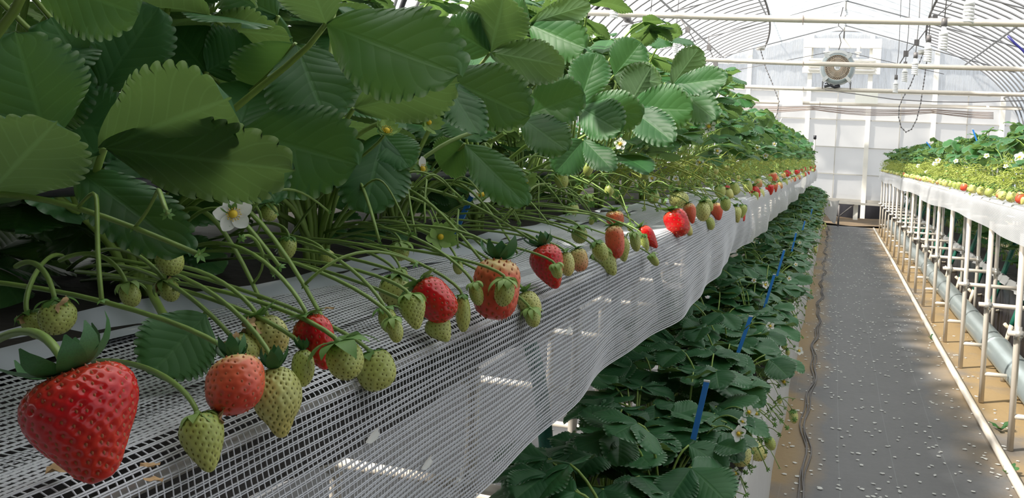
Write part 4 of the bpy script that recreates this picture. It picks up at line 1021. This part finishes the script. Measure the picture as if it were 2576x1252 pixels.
hf((932, 888), (962, 979), 92, 'blunt', 'green', 'hug', 'knobbly green strawberry at the net edge beside the pale calyx', res='h', seed=2)
hf((985, 800), (1003, 860), 40, 'oval', 'green', 'bud', 'small green strawberry with drooping sepals above the net edge', mode='h', X=-.33, res='m', seed=3)
hf((968, 775), (985, 838), 46, 'oval', 'green', 'bud', 'small green strawberry with pale sepals hanging beside another small one', mode='h', X=-.335, res='m', seed=13)
hf((415, 622), (438, 692), 64, 'oval', 'green', 'bud', 'small green strawberry with drooping sepals on an arched stalk', mode='h', X=-.40, res='h', seed=4, end=on(265, 575, 0, -.45))
hf((318, 714), (336, 772), 46, 'oval', 'green', 'bud', 'tiny green strawberry under a pale calyx hanging before the leaf stalks', mode='h', X=-.40, res='m', seed=5, end=on(150, 655, 0, -.46))
hf((138, 756), (150, 840), 86, 'oval', 'green', 'hug', 'green strawberry with a withered petal above the largest red one', mode='h', X=-.385, res='h', seed=6, wither=1, end=on(40, 670, 0, -.44))
hf((70, 790), (105, 850), 50, 'oval', 'green', 'bud', 'tiny brown-flecked green strawberry beside the one above the largest red one', mode='h', X=-.40, res='m', seed=7, wither=2)
hf((412, 706), (440, 756), 46, 'oval', 'green', 'bud', 'spent bloom with brown petals on a green calyx', mode='h', X=-.40, res='m', seed=8, wither=3)
hf((1000, 695), (985, 770), 80, 'oval', 'green', 'hug', 'plain green strawberry tucked behind the bent red one', res='m', seed=9, lean=.3)
hf((1058, 716), (1132, 800), 98, 'blunt', 'ripe', 'flat', 'bent red strawberry among four green ones', res='h', seed=10, lean=.3)
hf((1030, 742), (1050, 828), 68, 'cone', 'green', 'hug', 'speckled green strawberry in front of the bent red one', res='h', seed=1)
hf((1088, 800), (1128, 858), 64, 'cone', 'green', 'up', 'green strawberry with dark sepals lying on the net below the bent red one', res='m', seed=2)
hf((1163, 742), (1168, 834), 40, 'oval', 'green', 'hug', 'slim upright green strawberry beside the bent red one', res='m', seed=3)
hf((1255, 655), (1240, 803), 124, 'blunt', 'half', 'up', 'broad orange-red strawberry with a wide squared base', res='h', seed=4, lean=.3)
hf((1190, 712), (1206, 768), 34, 'oval', 'green', 'bud', 'tiny green strawberry beside the broad orange-red one', mode='h', X=-.31, res='m', seed=5)
hf((1272, 702), (1268, 770), 52, 'oval', 'green', 'bud', 'small green strawberry dangling in front of the broad orange-red one', mode='h', X=-.30, res='m', seed=6)
hf((1320, 734), (1342, 804), 60, 'oval', 'pale', 'flat', 'pale green strawberry hanging over the net edge beside the broad orange-red one', res='h', seed=7)
hf((1334, 776), (1346, 822), 40, 'oval', 'green', 'bud', 'small green strawberry dangling lowest over the net face', mode='h', X=-.265, res='m', seed=8)
hf((1364, 620), (1398, 726), 90, 'cone', 'ripe', 'up', 'plump red strawberry under dark spread sepals', res='h', seed=9, lean=.2)
hf((1396, 664), (1405, 700), 30, 'oval', 'green', 'bud', 'small pale calyx resting on the plump red strawberry', mode='h', X=-.29, res='m', seed=10)
hf((1422, 634), (1430, 694), 40, 'oval', 'pale', 'flat', 'pale green strawberry pressed against the plump red one', res='m', seed=1)
hf((1452, 626), (1462, 682), 44, 'blunt', 'blush', 'flat', 'blushing strawberry beside the plump red one', res='m', seed=2)
hf((1500, 608), (1520, 656), 42, 'oval', 'green', 'hug', 'green strawberry riding on a speckled green one', mode='h', X=-.31, res='m', seed=3)
hf((1505, 630), (1546, 692), 60, 'cone', 'green', 'hug', 'speckled green strawberry at the net edge, under another green one', res='m', seed=4)
hf((1558, 596), (1570, 658), 44, 'cone', 'green', 'hug', 'broad green strawberry hanging before a pinkish red one', res='m', seed=5)
hf((1545, 570), (1550, 650), 52, 'blunt', 'half', 'flat', 'pinkish red strawberry behind the broad green one', res='m', seed=6, lean=.5)
hf((1545, 530), (1548, 575), 46, 'blunt', 'half', 'flat', 'pale pinkish strawberry up on the bed behind the others', mode='h', X=-.36, res='m', seed=7)
hf((1612, 572), (1652, 624), 40, 'cone', 'ripe', 'flat', 'small red strawberry behind a cluster of small green ones', res='m', seed=7)
hf((1594, 584), (1602, 632), 28, 'oval', 'green', 'bud', 'small green strawberry in the cluster before the small red one', mode='h', X=-.29, res='m', seed=8)
hf((1615, 590), (1622, 636), 30, 'oval', 'green', 'hug', 'green strawberry in the middle of the cluster before the small red one', mode='h', X=-.285, res='m', seed=9)
hf((1636, 640), (1654, 668), 22, 'oval', 'green', 'bud', 'tiny calyx dangling on a long stalk over the net face', mode='h', X=-.255, res='m', seed=10)
hf((1690, 530), (1716, 594), 64, 'blunt', 'ripe', 'flat', 'bright red strawberry with a squared shoulder at the start of the pale net', res='m', seed=1)
hf((1706, 480), (1708, 524), 50, 'oval', 'pale', 'flat', 'pale green strawberry lying above the bright red one', mode='h', X=-.34, res='m', seed=2)
hf((1730, 512), (1744, 562), 34, 'cone', 'half', 'flat', 'pink strawberry beside the bright red one', res='m', seed=3)
hf((1722, 560), (1738, 592), 22, 'oval', 'pale', 'flat', 'small pale strawberry peeping out beside the bright red one', res='m', seed=4)
hf((1770, 508), (1766, 556), 40, 'oval', 'pale', 'flat', 'yellow-green strawberry between two pink ones', res='m', seed=5)
hf((1768, 500), (1788, 532), 32, 'oval', 'green', 'hug', 'green strawberry above the yellow-green one', mode='h', X=-.32, res='m', seed=6)
hf((1795, 512), (1808, 554), 40, 'cone', 'half', 'flat', 'pinkish strawberry next to the yellow-green one', res='m', seed=7)
hf((1782, 546), (1790, 578), 26, 'oval', 'green', 'up', 'small green strawberry hanging over the net below the yellow-green one', mode='h', X=-.27, res='m', seed=8)
hf((1850, 520), (1855, 560), 30, 'cone', 'pale', 'flat', 'pale strawberry overlapping a green one beside a hidden red one', res='m', seed=9)
hf((1868, 515), (1866, 548), 26, 'cone', 'green', 'hug', 'green strawberry overlapping the hidden red one', res='m', seed=10)
hf((1856, 512), (1872, 556), 26, 'cone', 'ripe', 'flat', 'red strawberry mostly hidden by two unripe ones', res='m', seed=2, lean=.8)
hf((1822, 496), (1828, 530), 28, 'oval', 'green', 'hug', 'dull green strawberry uphill of the pale overlapping one', mode='h', X=-.32, res='m', seed=3)
# small young fruit held up among the stalks
young = [((726, 596), (722, 652), 44, -.41), ((672, 515), (682, 556), 42, -.43), ((815, 630), (838, 668), 34, -.40), ((1008, 612), (1004, 656), 46, -.40), ((1006, 675), (1008, 708), 36, -.38),
 ((1098, 585), (1110, 612), 34, -.41), ((1416, 402), (1420, 426), 26, -.42), ((1408, 432), (1416, 474), 36, -.41), ((1440, 512), (1444, 540), 30, -.38), ((1456, 570), (1460, 612), 42, -.36),
 ((1620, 428), (1622, 452), 24, -.40), ((1478, 490), (1482, 522), 26, -.40), ((1545, 475), (1549, 502), 24, -.40), ((1150, 655), (1154, 690), 26, -.37), ((1640, 480), (1646, 512), 32, -.36)]
for k, (c, t, w_, X) in enumerate(young):
    hf(c, t, w_, 'oval', 'green', 'bud' if k % 2 else 'hug', 'young green strawberry held up on a stalk among the flower trusses', mode='h', X=X, res='m', seed=k, name='strawberry_fruitlet', group='young fruit among the trusses')
# procedural rest of the row
rr = random.Random(77); far_l = 'strawberry in the distant row along the netted bed'
for i, y in enumerate(np.arange(2.25, 12.9, .125)):
    y += rr.uniform(-.04, .04); x = rr.uniform(-.345, -.285); m = rr.choices(['green', 'pale', 'blush', 'half', 'ripe'], [5, 5, 2, 2, 2.2])[0]; w_ = rr.uniform(.024, .042)*(1.1 if m in ('ripe', 'half') else .9)
    z = .957+w_*.6; t = np.array([x+.012, y-.01, .957+.012 if x < -.31 else .93]); c = t+np.array([-.012, .004, w_*1.15])
    fruit(c, t, w_, rr.choice(['cone', 'oval', 'blunt']), m, rr.choice(['flat', 'hug']), {'ripe': 'red ', 'half': 'pinkish red ', 'blush': 'blushing ', 'green': 'green ', 'pale': 'pale yellow-green '}[m]+far_l, res='m' if y < 4 else 'l', seed=i, group=m+' strawberries in the distant part of the netted bed')
rr.shuffle(up_tips); n = 0
for q in up_tips:
    if q[0] > -.42 and q[2] > .975 and n < 95 and .9 < q[1]:
        w_ = rr.uniform(.009, .018); n += 1
        fruit(q, q+np.array([rr.uniform(-.4, .5)*w_, rr.uniform(-.4, .4)*w_, -1.25*w_]), w_, 'oval', rr.choice(['green', 'green', 'pale']), rr.choice(['bud', 'hug']), 'pea-sized green strawberry hanging in the truss tangle of the netted bed', res='m' if q[1] < 2 else 'l', seed=n, stalk=None, name='strawberry_fruitlet', group='pea-sized fruit in the trusses')

# ------------------------------------------------------------------ flowers
def hflower(px, py, dia, X, tilt, label, **kw):
    p = on(px, py, 0, X); d = depth_of(p); c = EYE-p; c /= np.linalg.norm(c)
    return flower(p, c+np.array(tilt), dia*.5*d/F, label, **kw)
hflower(585, 537, 98, -.385, (.3, .2, -.2), 'open white five-petalled flower with yellow centre among the stalks', seed=1)
hflower(1002, 487, 66, -.42, (-.8, .3, .1), 'white flower half hidden under a drooping dark leaf', petals=(0, 1, 2), seed=2)
hflower(1212, 490, 66, -.42, (-.3, .4, .4), 'white flower beside the blue stake in the netted bed', petals=(0, 1, 2, 3), seed=3)
hflower(862, 322, 60, -.42, (.5, .6, .8), 'fading flower with one white petal and yellow stamens', petals=(3,), seed=4)
hflower(972, 330, 76, -.40, (.2, .3, .9), 'spent flower with star calyx and a single white petal', petals=(1,), seed=5, cal=FCALU)
hflower(1062, 425, 66, -.42, (.9, .5, .3), 'spent flower seen from the side with one drooping petal', petals=(0,), seed=6)
hflower(1078, 308, 78, -.37, (.9, .2, .2), 'large hairy green calyx after petal fall on a thick stalk', petals=(), seed=7, cal=FCALU, sr=.0024, end=on(860, 375, 0, -.45))
hflower(1264, 314, 82, -.37, (.6, .2, .4), 'open green calyx with yellow centre on a long thick stalk', petals=(), seed=8, cal=FCALU, sr=.0024, end=on(1000, 455, 0, -.45))
hflower(1324, 456, 66, -.38, (.5, 0, .3), 'tight green calyx star at the edge of a drooping leaf', petals=(), seed=9, cal=FCALU)
hflower(1108, 596, 96, -.375, (.3, 0, .2), 'broad leafy green calyx standing above the bent red strawberry', petals=(), seed=10, cal=FCALU, sr=.002)
fl_rest = [(1560, 362, 34, -.38), (1760, 408, 26, -.36), (1783, 318, 40, -.38), (1861, 370, 26, -.35), (1805, 380, 24, -.36), (1640, 448, 24, -.40), (1905, 372, 18, -.36), (1926, 392, 16, -.34), (1700, 450, 20, -.36), (1948, 362, 14, -.34)]
for k, (px, py, dm, X) in enumerate(fl_rest):
    hflower(px, py, dm, X, (rr.uniform(-.6, .6), rr.uniform(-.3, .3), rr.uniform(.0, .7)), 'small white flower in the truss tangle of the netted bed', seed=20+k, group='flowers in the netted bed trusses', stalk=k < 5)

# ------------------------------------------------------------------ low bed plants by the aisle
LOWG = 'plants of the low white-sided bed'
low_tips = []; low_plants = []
for k, xr in enumerate((-.38, -.26)):
    for y in np.arange(1.2 if k == 0 else 1.1, 13.5, .20 if k == 0 else .24):
        y = float(y)+random.uniform(-.03, .03); r = random.Random(int(y*1000)+k); o = empty('strawberry_plant', (xr+r.uniform(-.02, .02), y, .415), 'dark green strawberry plant in the low bed by the aisle', 'plant', LOWG)
        near = y < 3.6; low_plants.append(o)
        for i in range(12 if near else 7):
            az = r.uniform(-3.14, 3.14); h = r.uniform(.10, .24); reach = r.uniform(.04, .15)
            if math.cos(az) > .3: h = min(h, .16); reach = min(reach, .11)
            elif k == 0 and y < 2.2: reach = min(reach, .07); h = min(h, .17)
            (add_leaf if near else add_whole)(o, 'leaf_low', r, h, reach, az, r.uniform(.076, .100))
        if k == 1:
            b, bc, tips = truss_mesh(r, 1., 4, True, zlo=-.06, zhi=.10, reach=(.09, .16))
            t = obj('fruit_truss', b.mesh('fruit_truss', MT['stalk']), o, kind='stuff'); obj('bracts', bc.mesh('bracts', MT['calyx']), t, kind='stuff')
            for q in tips: low_tips.append(np.array(q)+np.array(o.location))
for (sx, sy), lb in (((1771, 988), 'low-bed strawberry plant around the blue stake next to the paired white flowers'), ((1939, 720), 'low-bed strawberry plant around the tall blue stake farther along the aisle'), ((1882, 812), 'low-bed strawberry plant around the short blue stake between two others'), ((1860, 1150), 'low-bed strawberry plant bearing the pale fruit that lies over the white side')):
    q = on(sx, sy, 0, -.26); c = min((o for o in low_plants if 'group' in o), key=lambda o: abs(o.location[1]-q[1])+abs(o.location[0]-q[0])); c['label'] = lb; del c['group']
rr.shuffle(low_tips); n = 0
for q in low_tips:
    if q[1] > 1.2 and q[0] > -.17 and n < 50:
        n += 1; w_ = rr.uniform(.013, .026)
        fruit(q, q+np.array([.2*w_, 0, -1.3*w_]), w_, 'oval', rr.choice(['green', 'pale', 'pale']), 'hug', 'unripe strawberry hanging over the white side of the low bed', res='m' if q[1] < 3 else 'l', seed=n, stalk=None, group='unripe fruit of the low bed')
def low_fruit(c, t, wpx, X, label, m='pale', seed=0): hf(c, t, wpx, 'oval', m, 'hug', label, mode='h', X=X, res='m', seed=seed, end=on(c[0]-60, c[1]-60, 0, X-.06))
low_fruit((1875, 1118), (1925, 1150), 48, -.12, 'pale unripe strawberry lying out over the low bed side, dark calyx', seed=1)
low_fruit((1850, 1130), (1880, 1165), 55, -.14, 'pale unripe strawberry pressed under the one lying out over the low bed side', seed=2)
low_fruit((1930, 1100), (1945, 1130), 28, -.10, 'small unripe strawberry dangling beside the pair over the low bed side', 'green', seed=3)
lowfl = [(1857, 1090, 46, -.14), (1884, 1036, 36, -.14), (1902, 1040, 32, -.13), (1972, 960, 34, -.10), (1850, 1190, 32, -.14), (1938, 820, 24, -.12), (2010, 882, 24, -.08), (1897, 705, 14, -.20), (1925, 716, 22, -.18), (1790, 1100, 40, -.22),
 (2035, 748, 16, -.08), (1868, 1060, 26, -.14), (1985, 700, 14, -.14), (2020, 640, 12, -.14), (2002, 665, 12, -.14), (2012, 610, 10, -.15)]
for k, (px, py, dm, X) in enumerate(lowfl):
    p = on(px, py, 0, X); d = depth_of(p); c = EYE-p; c /= np.linalg.norm(c)
    flower(p, c+np.array([rr.uniform(-.2, .6), 0, rr.uniform(-.2, .5)]), dm*.5*d/F, 'white flower with yellow centre at the aisle side of the low bed', seed=50+k, group='flowers of the low bed', end=p+np.array([-.06, .03, -.02]))

# ------------------------------------------------------------------ open-legged bench and its low bed
rt = []
for k, xr in enumerate((.90, 1.10)):
    for y in np.arange(2.45, 12.9, .20 if k == 0 else .26):
        y = float(y)+random.uniform(-.03, .03); r = random.Random(int(y*1000)+k+5); o = empty('strawberry_plant', (xr+r.uniform(-.02, .02), y, .958), 'leafy strawberry plant in the bed on open pipe legs', 'plant', 'plants of the open-legged bench')
        near = y < 3.8 and k == 0
        for i in range(8 if k == 0 else 5):
            az = r.uniform(-3.14, 3.14); h = r.uniform(.25, .40); reach = r.uniform(.03, .15)
            if math.cos(az) < -.3: reach = min(reach, .12); h = r.uniform(.15, .33)
            (add_leaf if near else add_whole)(o, 'leaf', r, h, reach, az, r.uniform(.070, .092))
        if k == 0:
            b, bc, tips = truss_mesh(r, -1., 8, True, zhi=.15, reach=(.10, .22))
            t = obj('fruit_truss', b.mesh('fruit_truss', MT['stalk_y']), o, kind='stuff'); obj('bracts', bc.mesh('bracts', MT['bract_y']), t, kind='stuff')
            for q in tips: rt.append(np.array(q)+np.array(o.location))
rl = 'strawberry lying on the net above the open leg frames'
for i, y in enumerate(np.arange(2.75, 12.8, .092)):
    y += rr.uniform(-.03, .03); x = rr.uniform(.70, .735); m = rr.choices(['green', 'pale', 'blush', 'half'], [4, 7, 1.4, .7])[0]; w_ = rr.uniform(.026, .044)
    t = np.array([x-.012, y-.01, .957+.010]); c = t+np.array([.014, .006, w_*1.05])
    fruit(c, t, w_, rr.choice(['cone', 'oval', 'blunt']), m, rr.choice(['flat', 'hug']), {'half': 'pinkish red ', 'blush': 'blushing orange ', 'green': 'green ', 'pale': 'pale yellow-green '}[m]+rl, res='m' if y < 4.2 else 'l', seed=i, end=(.86, y+.05, 1.0), group=m+' strawberries on the open-legged bench')
rr.shuffle(rt); n = 0
for q in rt:
    if q[0] < .80 and q[2] > .97 and n < 80:
        n += 1; w_ = rr.uniform(.010, .020)
        fruit(q, q+np.array([0, 0, -1.3*w_]), w_, 'oval', rr.choice(['green', 'pale']), 'bud', 'pea-sized young strawberry in the truss tangle above the open leg frames', res='l', seed=n, stalk=None, name='strawberry_fruitlet', group='pea-sized fruit of the open-legged bench')
for k, (px, py, dm) in enumerate([(2360, 404, 18), (2352, 412, 16), (2310, 417, 12), (2405, 405, 14), (2565, 395, 30), (2482, 392, 16), (2330, 432, 10), (2530, 418, 14)]):
    p = on(px, py, 0, .72); flower(p, (-.5, -.7, .5), dm*.5*depth_of(p)/F, 'white flower above the trusses of the open-legged bench', seed=80+k, stalk=False, group='flowers of the open-legged bench')
foliage_mass('shaded_foliage', [(1.24, float(y), .415, random.Random(int(y*100)), 8, .12, .30) for y in np.arange(2.3, 12.9, .22)], 'leaf_low', 'dark strawberry leaves in the low bed behind the duct')

# ------------------------------------------------------------------ litter
def bits(name, pts, size, m, label, kind='stuff', rnd=random.Random(9)):
    b = MB()
    for p in pts:
        a = rnd.uniform(0, 6.28); s = size*rnd.uniform(.6, 1.25); V = [np.array(p)+np.array([0, 0, .0035])]
        for k in range(5):
            t = a+k*1.2566; V.append(np.array(p)+np.array([s*math.cos(t)*rnd.uniform(.6, 1.2), s*math.sin(t)*rnd.uniform(.6, 1.1), rnd.uniform(.0005, .0025)]))
        b.add(V, [(0, k+1, (k+1) % 5+1) for k in range(5)])
    obj(name, b.mesh(name, m), label=label, cat='litter', kind=kind)
rf = random.Random(4); pts = []
while len(pts) < 2300:
    y = 1.5+11.5*rf.random()**1.5; x = rf.choice([rf.uniform(-.13, .95), rf.gauss(.02, .10), rf.uniform(.2, .75), rf.uniform(.95, 2.2)])
    if -.135 < x < 2.2: pts.append((x, y, .004*math.sin(3*x+y)*math.sin(1.7*y)-.002))
bits('fallen_petals', pts, .0085, MT['petal'], 'white fallen petals scattered over the aisle floor')
pts = []
while len(pts) < 250: pts.append((rf.uniform(-1.1, -.5), rf.uniform(1.2, 9), .0))
bits('fallen_petals', pts, .0085, MT['petal'], 'white fallen petals on the floor under the netted bench')
for k, (px, py) in enumerate(((937, 1098), (1073, 1166), (1430, 830), (1785, 645))):
    p = on(px, py, 0, -.272); V = []; q = frame(p, (0, 1, .4), (1, -.2, .4), .007)
    V, Fc = grid_sheet([-1, -.3, .4, 1], [-1, 0, 1], lambda u, v: (u*.4*(1-.3*v*v), v*(.8-.2*u), .2*u*u+.1*v))
    obj('dropped_petal', mesh('dropped_petal', V, Fc, MT['petal']), None, q, label='white dropped petal caught on the face of the hanging net', cat='petal', group='petals caught on the net')
for k, (px, py) in enumerate(((165, 1178), (385, 1205), (378, 1168), (830, 775), (880, 832))):
    p = on(px, py, 2, .960) if k < 3 else on(px, py, 0, -.35); q = frame(p, (1, .3, 0), (0, 0, 1), 0.020 if k == 0 else .011)
    obj('dry_sepal', WITH[k % 3], None, q @ Matrix.Diagonal((1.2, 2., 1.2, 1)), label='dry brown flower remnant lying on the net near the largest red strawberry' if k < 3 else 'dry brown remnant caught among the fruit stalks', cat='debris', group='dry remnants on the net' if k < 3 else 'dry remnants in the stalks')
for k, (px, py, s, lb) in enumerate(((2346, 857, .05, 'small green weed sprouting against the ground pipe near a rusty patch'), (2535, 1195, .06, 'small green weed sprouting beside the closest stretch of ground pipe'), (2518, 1082, .06, 'little leafy weed at the foot of a bench leg'))):
    p = on(px, py, 2, .0); o = empty('weed', p, lb, 'weed'); r = random.Random(k)
    for i in range(7):
        az = r.uniform(0, 6.28); A = frame((0, 0, .004), (math.cos(az), math.sin(az), r.uniform(.3, 1)), (0, 0, 1), (s*.4, s*r.uniform(.6, 1), s)); obj('leaf', FLAT[i % 6], o, A)
